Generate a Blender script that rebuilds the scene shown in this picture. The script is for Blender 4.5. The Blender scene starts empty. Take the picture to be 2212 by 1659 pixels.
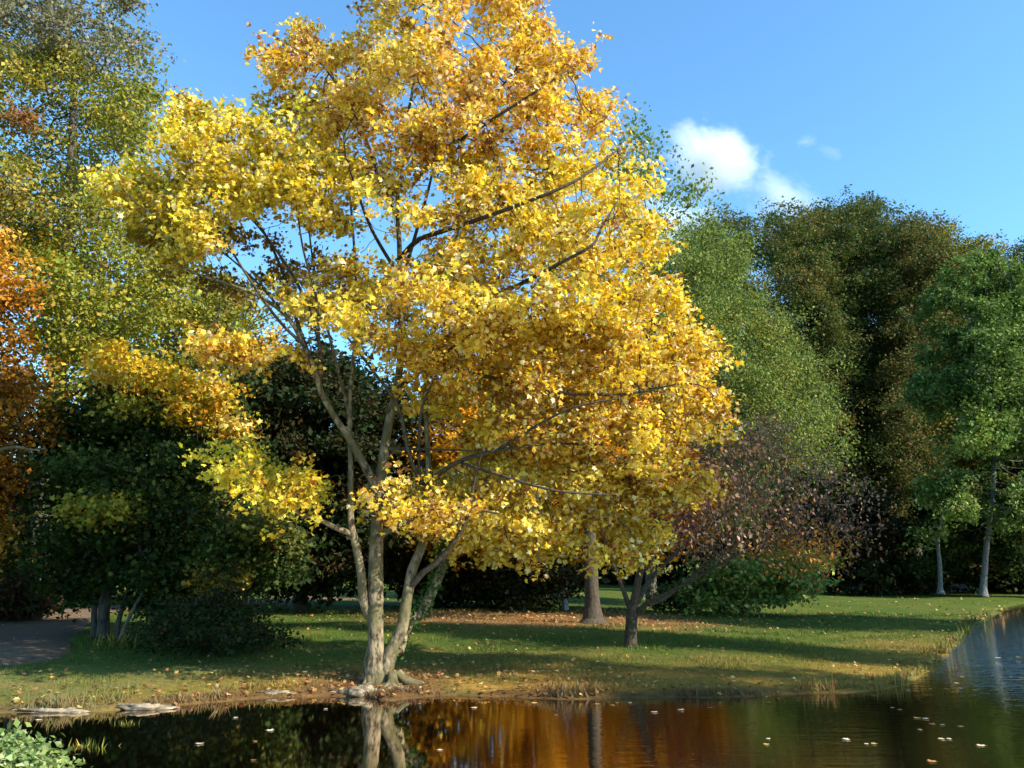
import bpy, math, random
import numpy as np
from mathutils import Vector

SEED = 11
rng = np.random.default_rng(SEED)
random.seed(SEED)
scene = bpy.context.scene
COL = scene.collection
R = math.radians

# ------------------------------------------------------------------ camera model
# photograph coordinates (u right, v down) on a 2212 x 1659 grid
F_PX = 1737.0
U0, V0 = 1106.0, 829.5
V_HOR = 1231.0
CAM_H = 1.6
PITCH = math.atan((V_HOR - V0) / F_PX)
CP, SP = math.cos(PITCH), math.sin(PITCH)


def at_depth(u, v, y):
    u = np.asarray(u, float); v = np.asarray(v, float); y = np.asarray(y, float)
    a = (u - U0) / F_PX
    b = (V0 - v) / F_PX
    dy = CP - b * SP
    dz = SP + b * CP
    t = y / dy
    return np.stack([a * t, y + 0 * t, CAM_H + dz * t], -1)


def on_level(u, v, z):
    a = (u - U0) / F_PX
    b = (V0 - v) / F_PX
    dy = CP - b * SP
    dz = SP + b * CP
    t = (z - CAM_H) / dz
    return np.array([a * t, dy * t, z])


# ------------------------------------------------------------------ noise
def _hash(ix, iy, iz):
    h = (ix * 374761393 + iy * 668265263 + iz * 2147483647 + 1013904223) & 0xFFFFFFFF
    h = ((h ^ (h >> 13)) * 1274126177) & 0xFFFFFFFF
    return ((h ^ (h >> 16)) & 0xFFFF) / 65535.0


def vnoise(p, scale=1.0):
    p = np.asarray(p, float) * scale
    i = np.floor(p).astype(np.int64)
    f = p - i
    f = f * f * (3 - 2 * f)
    out = 0
    for dx in (0, 1):
        for dy in (0, 1):
            for dz in (0, 1):
                w = (f[..., 0] if dx else 1 - f[..., 0]) * (f[..., 1] if dy else 1 - f[..., 1]) * (f[..., 2] if dz else 1 - f[..., 2])
                out = out + w * _hash(i[..., 0] + dx, i[..., 1] + dy, i[..., 2] + dz)
    return out


def fbm(p, scale=1.0, octaves=3):
    s, a, t = 0, 1.0, 0
    for k in range(octaves):
        s = s + a * vnoise(np.asarray(p) + 17.3 * k, scale * 2 ** k)
        t += a
        a *= 0.5
    return s / t


# ------------------------------------------------------------------ terrain
shore_px = [(-500, 1553), (-120, 1548), (0, 1543), (120, 1538), (230, 1535), (400, 1524), (560, 1508), (700, 1504), (770, 1507),
            (835, 1514), (890, 1507), (980, 1503), (1100, 1506), (1250, 1512), (1400, 1511), (1550, 1508), (1700, 1502),
            (1850, 1500), (1930, 1492), (1985, 1474), (2022, 1446), (2048, 1418), (2074, 1388), (2104, 1358),
            (2144, 1332), (2190, 1313), (2240, 1303), (2310, 1297), (2440, 1293)]
shore = [tuple(on_level(u, v, 0.0)[:2]) for u, v in shore_px]
_n = shore[-1]
pond = shore + [(_n[0] + 12, _n[1] + 2), (44, 40), (29, 30.5), (22, 23), (17.4, 17), (15, 12), (13, 7), (9, 3.6), (4, 2.9), (-0.8, 3.1),
                (-2.2, 4.3), (-3.4, 5.2), (-5.2, 6.1), (-8.5, 6.9), (-20, 7.2), (-45, 6.5), (-45, 8.6), (-20, 8.5)]
POND = np.array(pond)


def seg_dist(P, poly, chunk=60000):
    P = np.asarray(P, float)
    A = np.asarray(poly, float)
    B = np.roll(A, -1, 0)
    out = np.empty(len(P))
    for s in range(0, len(P), chunk):
        p = P[s:s + chunk]
        best = np.full(len(p), 1e18)
        for a, b in zip(A, B):
            ab = b - a
            t = np.clip(((p - a) @ ab) / max(ab @ ab, 1e-12), 0, 1)
            d = p - (a + t[:, None] * ab)
            best = np.minimum(best, (d * d).sum(1))
        out[s:s + chunk] = np.sqrt(best)
    return out


def inside(P, poly):
    P = np.asarray(P, float)
    x, y = P[:, 0], P[:, 1]
    c = np.zeros(len(P), bool)
    n = len(poly)
    for i in range(n):
        x1, y1 = poly[i]
        x2, y2 = poly[(i + 1) % n]
        if y1 == y2:
            continue
        m = ((y1 > y) != (y2 > y)) & (x < (x2 - x1) * (y - y1) / (y2 - y1) + x1)
        c ^= m
    return c


def shore_sd(P):
    d = seg_dist(P, POND)
    P3 = np.column_stack([P, np.zeros(len(P))])
    return np.where(inside(P, POND), -d, d) + (fbm(P3, 1.4, 3) - 0.5) * 0.34


def ss(a, b, x):
    t = np.clip((x - a) / (b - a), 0, 1)
    return t * t * (3 - 2 * t)


def gz(P):
    P = np.atleast_2d(np.asarray(P, float))[:, :2]
    d = shore_sd(P)
    P3 = np.column_stack([P, np.zeros(len(P))])
    wob = (vnoise(P3, 1.1) - 0.5) * 0.05 + (vnoise(P3, 0.25) - 0.5) * 0.12 + (vnoise(P3, 3.7) - 0.5) * 0.02
    dp = np.clip(d, 0, None)
    up = (0.04 + 0.06 * ss(6.0, 2.5, P[:, 0])) * (1 - np.exp(-dp / 0.3)) + 0.013 * np.minimum(dp, 45) + wob * np.clip(dp / 2.0, 0, 1)
    dn = -0.6 * (1 - np.exp(-np.clip(-d, 0, None) / 0.5))
    return np.where(d > 0, up, dn)


def at_ground(u, v):
    z = 0.15
    for _ in range(12):
        p = on_level(u, min(v, V_HOR + 400), z)
        z = 0.5 * z + 0.5 * float(gz(p[:2])[0])
    return np.array([p[0], p[1], float(gz(p[:2])[0])])


def ground_pt(u, y):
    x = (u - U0) / F_PX * y * 1.0
    # column u at depth y on the ground (the ray through the horizon is close enough)
    x = at_depth(u, V_HOR, y)[0]
    return np.array([x, y, float(gz([x, y])[0])])


# ------------------------------------------------------------------ materials
def new_mat(name):
    m = bpy.data.materials.new(name)
    m.use_nodes = True
    nt = m.node_tree
    for n in list(nt.nodes):
        nt.nodes.remove(n)
    return m, nt, nt.nodes, nt.links


def mat_leaf(name, trans=0.35, rough=0.5, spec=0.3):
    m, nt, N, L = new_mat(name)
    out = N.new('ShaderNodeOutputMaterial')
    at = N.new('ShaderNodeAttribute'); at.attribute_name = 'leaf_colour'
    b = N.new('ShaderNodeBsdfPrincipled')
    b.inputs['Roughness'].default_value = rough
    b.inputs['Specular IOR Level'].default_value = spec
    t = N.new('ShaderNodeBsdfTranslucent')
    hs = N.new('ShaderNodeHueSaturation'); hs.inputs['Saturation'].default_value = 1.12; hs.inputs['Value'].default_value = 1.15
    mx = N.new('ShaderNodeMixShader'); mx.inputs[0].default_value = trans
    L.new(at.outputs['Color'], b.inputs['Base Color'])
    L.new(at.outputs['Color'], hs.inputs['Color'])
    L.new(hs.outputs['Color'], t.inputs['Color'])
    L.new(b.outputs[0], mx.inputs[1]); L.new(t.outputs[0], mx.inputs[2])
    L.new(mx.outputs[0], out.inputs['Surface'])
    return m


def ramp(N, stops, interp='LINEAR'):
    r = N.new('ShaderNodeValToRGB')
    r.color_ramp.interpolation = interp
    e = r.color_ramp.elements
    while len(e) < len(stops):
        e.new(0.5)
    for k, (p, c) in enumerate(stops):
        e[k].position = p
        e[k].color = (*c, 1)
    return r


def mat_bark(name, dark, light, moss=None, scale=6.0, stretch=0.25, bump=0.5):
    m, nt, N, L = new_mat(name)
    out = N.new('ShaderNodeOutputMaterial')
    b = N.new('ShaderNodeBsdfPrincipled')
    b.inputs['Roughness'].default_value = 0.85
    b.inputs['Specular IOR Level'].default_value = 0.2
    tc = N.new('ShaderNodeTexCoord')
    mp = N.new('ShaderNodeMapping'); mp.inputs['Scale'].default_value = (1, 1, stretch)
    L.new(tc.outputs['Object'], mp.inputs['Vector'])
    n1 = N.new('ShaderNodeTexNoise'); n1.inputs['Scale'].default_value = scale * 4; n1.inputs['Detail'].default_value = 6; n1.inputs['Roughness'].default_value = 0.65
    L.new(mp.outputs[0], n1.inputs['Vector'])
    n2 = N.new('ShaderNodeTexNoise'); n2.inputs['Scale'].default_value = scale * 0.6; n2.inputs['Detail'].default_value = 4
    L.new(tc.outputs['Object'], n2.inputs['Vector'])
    r1 = ramp(N, [(0.38, dark), (0.58, light)])
    L.new(n1.outputs['Fac'], r1.inputs[0])
    last = r1.outputs[0]
    if moss:
        r2 = ramp(N, [(0.45, (0, 0, 0)), (0.56, (1, 1, 1))])
        L.new(n2.outputs['Fac'], r2.inputs[0])
        mx = N.new('ShaderNodeMix'); mx.data_type = 'RGBA'
        mf = N.new('ShaderNodeMath'); mf.operation = 'MULTIPLY'; mf.inputs[1].default_value = 0.8
        L.new(r2.outputs[0], mf.inputs[0])
        L.new(mf.outputs[0], mx.inputs['Factor'])
        L.new(last, mx.inputs['A'])
        mx.inputs['B'].default_value = (*moss, 1)
        last = mx.outputs['Result']
    L.new(last, b.inputs['Base Color'])
    bp = N.new('ShaderNodeBump'); bp.inputs['Strength'].default_value = bump; bp.inputs['Distance'].default_value = 0.03
    L.new(n1.outputs['Fac'], bp.inputs['Height'])
    L.new(bp.outputs[0], b.inputs['Normal'])
    L.new(b.outputs[0], out.inputs['Surface'])
    return m


def mat_ground():
    m, nt, N, L = new_mat('ground_turf')
    out = N.new('ShaderNodeOutputMaterial')
    b = N.new('ShaderNodeBsdfPrincipled'); b.inputs['Roughness'].default_value = 0.95; b.inputs['Specular IOR Level'].default_value = 0.1
    at = N.new('ShaderNodeAttribute'); at.attribute_name = 'ground_colour'
    tc = N.new('ShaderNodeTexCoord')
    n1 = N.new('ShaderNodeTexNoise'); n1.inputs['Scale'].default_value = 9; n1.inputs['Detail'].default_value = 8; n1.inputs['Roughness'].default_value = 0.7
    n2 = N.new('ShaderNodeTexNoise'); n2.inputs['Scale'].default_value = 0.7; n2.inputs['Detail'].default_value = 7; n2.inputs['Roughness'].default_value = 0.65
    L.new(tc.outputs['Object'], n1.inputs['Vector']); L.new(tc.outputs['Object'], n2.inputs['Vector'])
    r1 = ramp(N, [(0.3, (0.55, 0.55, 0.5)), (0.5, (0.95, 0.95, 0.95)), (0.72, (1.5, 1.4, 1.1))])
    L.new(n1.outputs['Fac'], r1.inputs[0])
    r2 = ramp(N, [(0.35, (0.7, 0.85, 0.7)), (0.65, (1.35, 1.12, 0.95))])
    L.new(n2.outputs['Fac'], r2.inputs[0])
    m1 = N.new('ShaderNodeMix'); m1.data_type = 'RGBA'; m1.blend_type = 'MULTIPLY'; m1.inputs['Factor'].default_value = 1
    L.new(at.outputs['Color'], m1.inputs['A']); L.new(r1.outputs[0], m1.inputs['B'])
    m2 = N.new('ShaderNodeMix'); m2.data_type = 'RGBA'; m2.blend_type = 'MULTIPLY'; m2.inputs['Factor'].default_value = 1
    L.new(m1.outputs['Result'], m2.inputs['A']); L.new(r2.outputs[0], m2.inputs['B'])
    L.new(m2.outputs['Result'], b.inputs['Base Color'])
    bp = N.new('ShaderNodeBump'); bp.inputs['Strength'].default_value = 0.6; bp.inputs['Distance'].default_value = 0.05
    L.new(n1.outputs['Fac'], bp.inputs['Height']); L.new(bp.outputs[0], b.inputs['Normal'])
    L.new(b.outputs[0], out.inputs['Surface'])
    return m


def mat_noise(name, c1, c2, scale=8, rough=0.9, bump=0.4, dist=0.03):
    m, nt, N, L = new_mat(name)
    out = N.new('ShaderNodeOutputMaterial')
    b = N.new('ShaderNodeBsdfPrincipled'); b.inputs['Roughness'].default_value = rough; b.inputs['Specular IOR Level'].default_value = 0.2
    tc = N.new('ShaderNodeTexCoord')
    n1 = N.new('ShaderNodeTexNoise'); n1.inputs['Scale'].default_value = scale; n1.inputs['Detail'].default_value = 8; n1.inputs['Roughness'].default_value = 0.65
    L.new(tc.outputs['Object'], n1.inputs['Vector'])
    r1 = ramp(N, [(0.35, c1), (0.65, c2)])
    L.new(n1.outputs['Fac'], r1.inputs[0]); L.new(r1.outputs[0], b.inputs['Base Color'])
    bp = N.new('ShaderNodeBump'); bp.inputs['Strength'].default_value = bump; bp.inputs['Distance'].default_value = dist
    L.new(n1.outputs['Fac'], bp.inputs['Height']); L.new(bp.outputs[0], b.inputs['Normal'])
    L.new(b.outputs[0], out.inputs['Surface'])
    return m


def mat_water():
    m, nt, N, L = new_mat('pond_water')
    out = N.new('ShaderNodeOutputMaterial')
    b = N.new('ShaderNodeBsdfPrincipled')
    b.inputs['Base Color'].default_value = (0.003, 0.002, 0.001, 1)
    b.inputs['Roughness'].default_value = 0.03
    b.inputs['IOR'].default_value = 2.0
    b.inputs['Specular IOR Level'].default_value = 0.5
    tc = N.new('ShaderNodeTexCoord')
    mp = N.new('ShaderNodeMapping'); mp.inputs['Scale'].default_value = (1.3, 4.5, 1)
    L.new(tc.outputs['Object'], mp.inputs['Vector'])
    n1 = N.new('ShaderNodeTexNoise'); n1.inputs['Scale'].default_value = 2.2; n1.inputs['Detail'].default_value = 4; n1.inputs['Roughness'].default_value = 0.55
    L.new(mp.outputs[0], n1.inputs['Vector'])
    mp2 = N.new('ShaderNodeMapping'); mp2.inputs['Scale'].default_value = (0.7, 1.6, 1); mp2.inputs['Rotation'].default_value = (0, 0, 0.25)
    L.new(tc.outputs['Object'], mp2.inputs['Vector'])
    n2 = N.new('ShaderNodeTexNoise'); n2.inputs['Scale'].default_value = 1.0; n2.inputs['Detail'].default_value = 2
    L.new(mp2.outputs[0], n2.inputs['Vector'])
    # wind reaches the open side of the pond: ripples grow towards +x
    sx = N.new('ShaderNodeSeparateXYZ'); L.new(tc.outputs['Object'], sx.inputs[0])
    mr = N.new('ShaderNodeMapRange'); mr.interpolation_type = 'SMOOTHSTEP'
    mr.inputs['From Min'].default_value = -0.9; mr.inputs['From Max'].default_value = 1.2
    mr.inputs['To Min'].default_value = 0.03; mr.inputs['To Max'].default_value = 1.0
    L.new(sx.outputs['X'], mr.inputs['Value'])
    ad = N.new('ShaderNodeMath'); ad.operation = 'ADD'
    mu0 = N.new('ShaderNodeMath'); mu0.operation = 'MULTIPLY'; mu0.inputs[1].default_value = 0.6
    L.new(n2.outputs['Fac'], mu0.inputs[0])
    L.new(n1.outputs['Fac'], ad.inputs[0]); L.new(mu0.outputs[0], ad.inputs[1])
    mr2 = N.new('ShaderNodeMapRange'); mr2.interpolation_type = 'SMOOTHSTEP'
    mr2.inputs['From Min'].default_value = 4.5; mr2.inputs['From Max'].default_value = 9.0
    mr2.inputs['To Min'].default_value = 1.0; mr2.inputs['To Max'].default_value = 16
    L.new(sx.outputs['X'], mr2.inputs['Value'])
    mm = N.new('ShaderNodeMath'); mm.operation = 'MULTIPLY'
    L.new(mr.outputs[0], mm.inputs[0]); L.new(mr2.outputs[0], mm.inputs[1])
    mr = mm
    mu = N.new('ShaderNodeMath'); mu.operation = 'MULTIPLY'
    L.new(ad.outputs[0], mu.inputs[0]); L.new(mr.outputs[0], mu.inputs[1])
    bp = N.new('ShaderNodeBump'); bp.inputs['Strength'].default_value = 1.0; bp.inputs['Distance'].default_value = 0.0034
    L.new(mu.outputs[0], bp.inputs['Height']); L.new(bp.outputs[0], b.inputs['Normal'])
    gl = N.new('ShaderNodeBsdfGlossy'); gl.inputs['Roughness'].default_value = 0.03; gl.inputs['Color'].default_value = (1.0, 0.9, 0.78, 1)
    L.new(bp.outputs[0], gl.inputs['Normal'])
    mx = N.new('ShaderNodeMixShader'); mx.inputs[0].default_value = 0.5
    L.new(b.outputs[0], mx.inputs[1]); L.new(gl.outputs[0], mx.inputs[2])
    L.new(mx.outputs[0], out.inputs['Surface'])
    return m


def mat_cloud(name, dens, seed, soft=0.9):
    m, nt, N, L = new_mat(name)
    out = N.new('ShaderNodeOutputMaterial')
    pv = N.new('ShaderNodeVolumePrincipled')
    pv.inputs['Color'].default_value = (1, 1, 1, 1)
    pv.inputs['Anisotropy'].default_value = -0.35
    tc = N.new('ShaderNodeTexCoord')
    n1 = N.new('ShaderNodeTexNoise'); n1.noise_dimensions = '4D'; n1.inputs['W'].default_value = seed
    n1.inputs['Scale'].default_value = 1.9; n1.inputs['Detail'].default_value = 9; n1.inputs['Roughness'].default_value = 0.68
    L.new(tc.outputs['Object'], n1.inputs['Vector'])
    ln = N.new('ShaderNodeVectorMath'); ln.operation = 'LENGTH'; L.new(tc.outputs['Object'], ln.inputs[0])
    # density = clamp((noise*1.9 - r - 0.05) * k)
    a = N.new('ShaderNodeMath'); a.operation = 'MULTIPLY'; a.inputs[1].default_value = 2.5; L.new(n1.outputs['Fac'], a.inputs[0])
    s = N.new('ShaderNodeMath'); s.operation = 'SUBTRACT'; L.new(a.outputs[0], s.inputs[0]); L.new(ln.outputs['Value'], s.inputs[1])
    s2 = N.new('ShaderNodeMath'); s2.operation = 'SUBTRACT'; s2.inputs[1].default_value = 0.56; L.new(s.outputs[0], s2.inputs[0])
    mr = N.new('ShaderNodeMapRange'); mr.inputs['From Min'].default_value = 0.0; mr.inputs['From Max'].default_value = soft
    mr.inputs['To Min'].default_value = 0; mr.inputs['To Max'].default_value = dens
    L.new(s2.outputs[0], mr.inputs['Value'])
    L.new(mr.outputs[0], pv.inputs['Density'])
    L.new(pv.outputs[0], out.inputs['Volume'])
    return m


M = {}
M['maple_leaf'] = mat_leaf('maple_leaf', 0.45, 0.5, 0.22)
M['leaf'] = mat_leaf('leaf', 0.30, 0.65, 0.1)
M['grass'] = mat_leaf('grass_blade', 0.25, 0.6, 0.2)
M['litter'] = mat_leaf('leaf_litter', 0.1, 0.7, 0.2)
M['maple_bark'] = mat_bark('maple_bark', (0.035, 0.026, 0.014), (0.25, 0.195, 0.115), (0.085, 0.075, 0.03), 4, 0.45, 1.0)
M['twig_shade_bark'] = mat_bark('twig_shade_bark', (0.028, 0.02, 0.013), (0.085, 0.065, 0.042), None, 8, 0.4, 0.4)  # dark young bark, with the shade on upper limbs put into its colour
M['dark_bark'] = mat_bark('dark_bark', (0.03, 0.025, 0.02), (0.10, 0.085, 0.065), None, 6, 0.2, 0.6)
M['shade_bark'] = mat_bark('shade_bark', (0.05, 0.052, 0.05), (0.15, 0.15, 0.14), None, 5, 0.3, 0.4)  # darker grey bark, shade on the far trunks put into the colour
M['grey_bark'] = mat_bark('grey_bark', (0.12, 0.12, 0.11), (0.34, 0.33, 0.30), None, 5, 0.3, 0.3)
M['brown_bark'] = mat_bark('brown_bark', (0.05, 0.04, 0.03), (0.18, 0.15, 0.11), (0.06, 0.07, 0.03), 6, 0.2, 0.6)
M['ground'] = mat_ground()
M['path'] = mat_noise('path_gravel', (0.075, 0.048, 0.026), (0.19, 0.125, 0.072), 14, 0.95, 0.5)
M['stone'] = mat_noise('pale_stone', (0.075, 0.058, 0.036), (0.34, 0.27, 0.18), 7, 0.85, 0.7, 0.05)
M['grey_stone'] = mat_noise('grey_stone', (0.13, 0.13, 0.12), (0.3, 0.29, 0.27), 3, 0.9, 0.6, 0.1)
M['water'] = mat_water()


# ------------------------------------------------------------------ mesh helpers
def mesh_np(name, V, faces_flat, face_sizes, mat, attr=None, attr_name='leaf_colour', smooth=False):
    me = bpy.data.meshes.new(name)
    V = np.ascontiguousarray(V, np.float32)
    me.vertices.add(len(V))
    me.vertices.foreach_set('co', V.ravel())
    faces_flat = np.ascontiguousarray(faces_flat, np.int32)
    sizes = np.ascontiguousarray(face_sizes, np.int32)
    me.loops.add(len(faces_flat))
    me.loops.foreach_set('vertex_index', faces_flat)
    me.polygons.add(len(sizes))
    st = np.zeros(len(sizes), np.int32)
    st[1:] = np.cumsum(sizes)[:-1]
    me.polygons.foreach_set('loop_start', st)
    me.polygons.foreach_set('loop_total', sizes)
    me.update(calc_edges=True)
    if attr is not None:
        a = me.color_attributes.new(attr_name, 'FLOAT_COLOR', 'POINT')
        c = np.ones((len(V), 4), np.float32)
        c[:, :3] = attr
        a.data.foreach_set('color', c.ravel())
    if smooth:
        me.polygons.foreach_set('use_smooth', np.ones(len(sizes), bool))
    me.materials.append(mat)
    return me


def link(name, me, parent=None, loc=None):
    o = bpy.data.objects.new(name, me)
    COL.objects.link(o)
    if parent is not None:
        o.parent = parent
    if loc is not None:
        o.location = loc
    return o


def tag(o, label, cat, group=None, kind=None):
    if label:
        o['label'] = label
    if cat:
        o['category'] = cat
    if group:
        o['group'] = group
    if kind:
        o['kind'] = kind
    return o


def thing(name, label, cat, loc, group=None):
    o = bpy.data.objects.new(name, None)
    o.empty_display_size = 0.2
    COL.objects.link(o)
    o.location = loc
    return tag(o, label, cat, group)


def copy_tree(root):
    c = root.copy(); COL.objects.link(c)
    for ch in list(root.children):
        d = ch.copy(); COL.objects.link(d); d.parent = c
        for g in list(ch.children):
            e = g.copy(); COL.objects.link(e); e.parent = d
    return c


def unit(v):
    return v / np.maximum(np.linalg.norm(v, axis=-1, keepdims=True), 1e-9)


# leaf outlines: local x = along the leaf, y = across, z = fold
MAPLE = np.array([(0, 0, 0), (0.12, 0.30, .03), (-0.02, 0.50, .05), (0.30, 0.36, .04), (0.52, 0.58, .02), (0.58, 0.26, .02), (1.0, 0.0, -.08),
                  (0.58, -0.26, .02), (0.52, -0.58, .02), (0.30, -0.36, .04), (-0.02, -0.50, .05), (0.12, -0.30, .03)], float)
MAPLE_F = [[0, 1, 2, 3, 4, 5, 6], [0, 6, 7, 8, 9, 10, 11]]
OVAL = np.array([(0, 0, 0), (0.45, 0.32, 0.06), (1, 0, -0.04), (0.45, -0.32, 0.06)], float)
OVAL_F = [[0, 1, 2], [0, 2, 3]]
BLADE = np.array([(0, -0.07, 0), (0, 0.07, 0), (0.55, 0.05, 0.06), (1, 0, 0.22)], float)
BLADE_F = [[0, 1, 2], [0, 2, 3]]
TRI = np.array([(0, -0.5, 0), (0, 0.5, 0), (1, 0, 0)], float)
TRI_F = [[0, 1, 2]]


def leaf_mesh(name, P, axis, nrm, size, col, mat, shape=OVAL, faces=OVAL_F):
    axis = unit(axis)
    side = unit(np.cross(nrm, axis))
    up = np.cross(axis, side)
    k = len(shape)
    n = len(P)
    S = np.asarray(size).reshape(-1, 1, 1)
    V = (P[:, None, :] + S * (shape[None, :, 0:1] * axis[:, None, :] + shape[None, :, 1:2] * side[:, None, :] + shape[None, :, 2:3] * up[:, None, :]))
    base = (np.arange(n) * k)[:, None]
    if len({len(f) for f in faces}) == 1:
        ff = np.concatenate([base[:, None, :] + np.array(f)[None, None, :] for f in faces], 1)
        sizes = np.full(n * len(faces), len(faces[0]))
        flat = ff.reshape(-1)
    else:
        flat = np.concatenate([(base + np.concatenate(faces)[None, :]).reshape(-1)])
        sizes = np.tile([len(f) for f in faces], n)
    A = np.repeat(col, k, 0)
    return mesh_np(name, V.reshape(-1, 3), flat, sizes, mat, A)


# ------------------------------------------------------------------ branch growing
def catmull(pts, step):
    P = np.asarray(pts, float)
    if len(P) == 2:
        n = max(2, int(np.linalg.norm(P[1, :3] - P[0, :3]) / step))
        t = np.linspace(0, 1, n + 1)[:, None]
        return P[0] * (1 - t) + P[1] * t
    out = []
    ext = np.vstack([2 * P[0] - P[1], P, 2 * P[-1] - P[-2]])
    for i in range(1, len(ext) - 2):
        p0, p1, p2, p3 = ext[i - 1:i + 3]
        n = max(1, int(np.ceil(np.linalg.norm(p2[:3] - p1[:3]) / step)))
        t = (np.arange(n) / n)[:, None]
        out.append(0.5 * ((2 * p1) + (-p0 + p2) * t + (2 * p0 - 5 * p1 + 4 * p2 - p3) * t ** 2 + (-p0 + 3 * p1 - 3 * p2 + p3) * t ** 3))
    out.append(P[-1:])
    return np.vstack(out)


class Skeleton:
    def __init__(self):
        self.pos, self.par, self.rad, self.limb = [], [], [], []

    def add_path(self, pts, step, limb, parent=None):
        """pts: rows x,y,z,r.  Starts from the nearest existing node unless it is the first path."""
        Q = catmull(pts, step)
        p = -1
        if self.pos:
            A = np.array(self.pos)
            p = int(((A - Q[0, :3]) ** 2).sum(1).argmin()) if parent is None else parent
        for q in Q:
            self.pos.append(q[:3].copy()); self.par.append(p); self.rad.append(max(q[3], 0.002)); self.limb.append(limb)
            p = len(self.pos) - 1

    def grow(self, attr, step, kill, iters=220, tip=0.005, power=2.3, gravity=0.0, no_grow_below=None, wander=0.18, twigs=False):
        n0 = len(self.pos)
        pos = np.array(self.pos); par = list(self.par); limb = list(self.limb)
        A = np.asarray(attr, float)
        live = np.ones(len(A), bool)
        cand = np.arange(n0)
        if no_grow_below is not None:
            cand = cand[pos[:, 2] > no_grow_below]
            if len(cand) == 0:
                cand = np.array([n0 - 1])
        D = np.full(len(A), 1e18); I = np.zeros(len(A), int)
        for s in range(0, len(cand), 500):
            c = cand[s:s + 500]
            d = ((A[:, None, :] - pos[c][None]) ** 2).sum(2)
            j = d.argmin(1); dm = d[np.arange(len(A)), j]
            m = dm < D
            D[m] = dm[m]; I[m] = c[j[m]]
        live &= D > kill * kill
        g = np.random.default_rng(5)
        for it in range(iters):
            idx = np.nonzero(live)[0]
            if len(idx) == 0:
                break
            src = I[idx]
            dirs = unit(A[idx] - pos[src])
            us, inv = np.unique(src, return_inverse=True)
            acc = np.zeros((len(us), 3))
            np.add.at(acc, inv, dirs)
            d = unit(acc)
            d = unit(d + g.normal(0, wander, d.shape) + np.array([0, 0, gravity]))
            new = pos[us] + d * step
            base = len(pos)
            pos = np.vstack([pos, new])
            par.extend(us.tolist())
            limb.extend([(100 if (twigs and q < n0) else limb[q]) for q in us])
            dn = ((A[idx][:, None, :] - new[None]) ** 2).sum(2)
            j = dn.argmin(1); dm = dn[np.arange(len(idx)), j]
            m = dm < D[idx]
            D[idx[m]] = dm[m]; I[idx[m]] = base + j[m]
            live[idx] = D[idx] > kill * kill
        N = len(pos)
        acc = np.zeros(N)
        par = np.array(par)
        for i in range(N - 1, n0 - 1, -1):
            if acc[i] == 0:
                acc[i] = tip ** power
            acc[par[i]] += acc[i]
        rad = np.zeros(N)
        rad[:n0] = self.rad
        for i in range(n0, N):
            rad[i] = min(acc[i] ** (1 / power), 0.8 * rad[par[i]] if par[i] < n0 else rad[par[i]])
        self.pos, self.par, self.rad, self.limb = pos, par, rad, np.array(limb)
        return self

    def arrays(self):
        self.pos = np.array(self.pos); self.par = np.array(self.par); self.rad = np.array(self.rad); self.limb = np.array(self.limb)
        return self


def tube_mesh(name, sk, sel, mat, k_thick=12, k_thin=5, thick=0.05, lump=0.08, origin=np.zeros(3)):
    pos, par, rad = sk.pos, sk.par, sk.rad
    N = len(pos)
    d = np.zeros((N, 3))
    has = par >= 0
    d[has] = pos[has] - pos[par[has]]
    if (~has).any():
        for r0 in np.nonzero(~has)[0]:
            ch = np.nonzero(par == r0)[0]
            d[r0] = pos[ch[0]] - pos[r0] if len(ch) else (0, 0, 1)
    d = unit(d)
    # the main child continues its parent: the thickest child
    main = np.full(N, -1)
    order = np.argsort(rad)
    for i in order:
        if par[i] >= 0:
            main[par[i]] = i
    ismain = np.zeros(N, bool)
    ismain[main[main >= 0]] = True
    # node direction averaged with the main child's
    dd = d.copy()
    mm = main >= 0
    dd[mm] = unit(d[mm] + d[main[mm]])
    ref = unit(np.array([0.31, 0.94, 0.12]))

    def frames(dv):
        u = unit(np.cross(dv, ref[None]))
        return u, np.cross(dv, u)

    Vs, Fs = [], []
    off = 0
    segs = np.nonzero(sel & has)[0]
    for thin in (True, False):
        S = segs[(np.minimum(rad[segs], rad[par[segs]]) < thick) == thin]
        if len(S) == 0:
            continue
        k = k_thin if thin else k_thick
        ang = np.arange(k) / k * 2 * math.pi
        cs, sn = np.cos(ang), np.sin(ang)
        P = par[S]
        samel = sk.limb[S] == sk.limb[P]
        lr = np.where(ismain[S] & samel, rad[P], np.minimum(rad[S] * 1.25, rad[P]))
        ld = np.where((ismain[S] & samel)[:, None], dd[P], d[S])
        rings = []
        for (c, r, dv) in ((pos[P], lr, ld), (pos[S], rad[S], dd[S])):
            u, v = frames(dv)
            off3 = u[:, None, :] * cs[None, :, None] + v[:, None, :] * sn[None, :, None]
            q = c[:, None, :] + off3 * r[:, None, None]
            if not thin:
                nz = vnoise(c[:, None, :] * 1.0 + off3 * 0.35 + 50, 4.0) - 0.5
                q = c[:, None, :] + off3 * (r[:, None] * (1 + lump * 2 * nz))[:, :, None]
            rings.append(q)
        V = np.concatenate([rings[0], rings[1]], 1)
        n = len(S)
        b = off + np.arange(n)[:, None] * 2 * k
        a = np.arange(k); a2 = (a + 1) % k
        F = np.stack([b + a, b + a2, b + k + a2, b + k + a], -1)
        Vs.append(V.reshape(-1, 3)); Fs.append(F.reshape(-1))
        off += n * 2 * k
    if not Vs:
        return None
    V = np.concatenate(Vs) - origin
    F = np.concatenate(Fs)
    return mesh_np(name, V, F, np.full(len(F) // 4, 4), mat, smooth=True)


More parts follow.
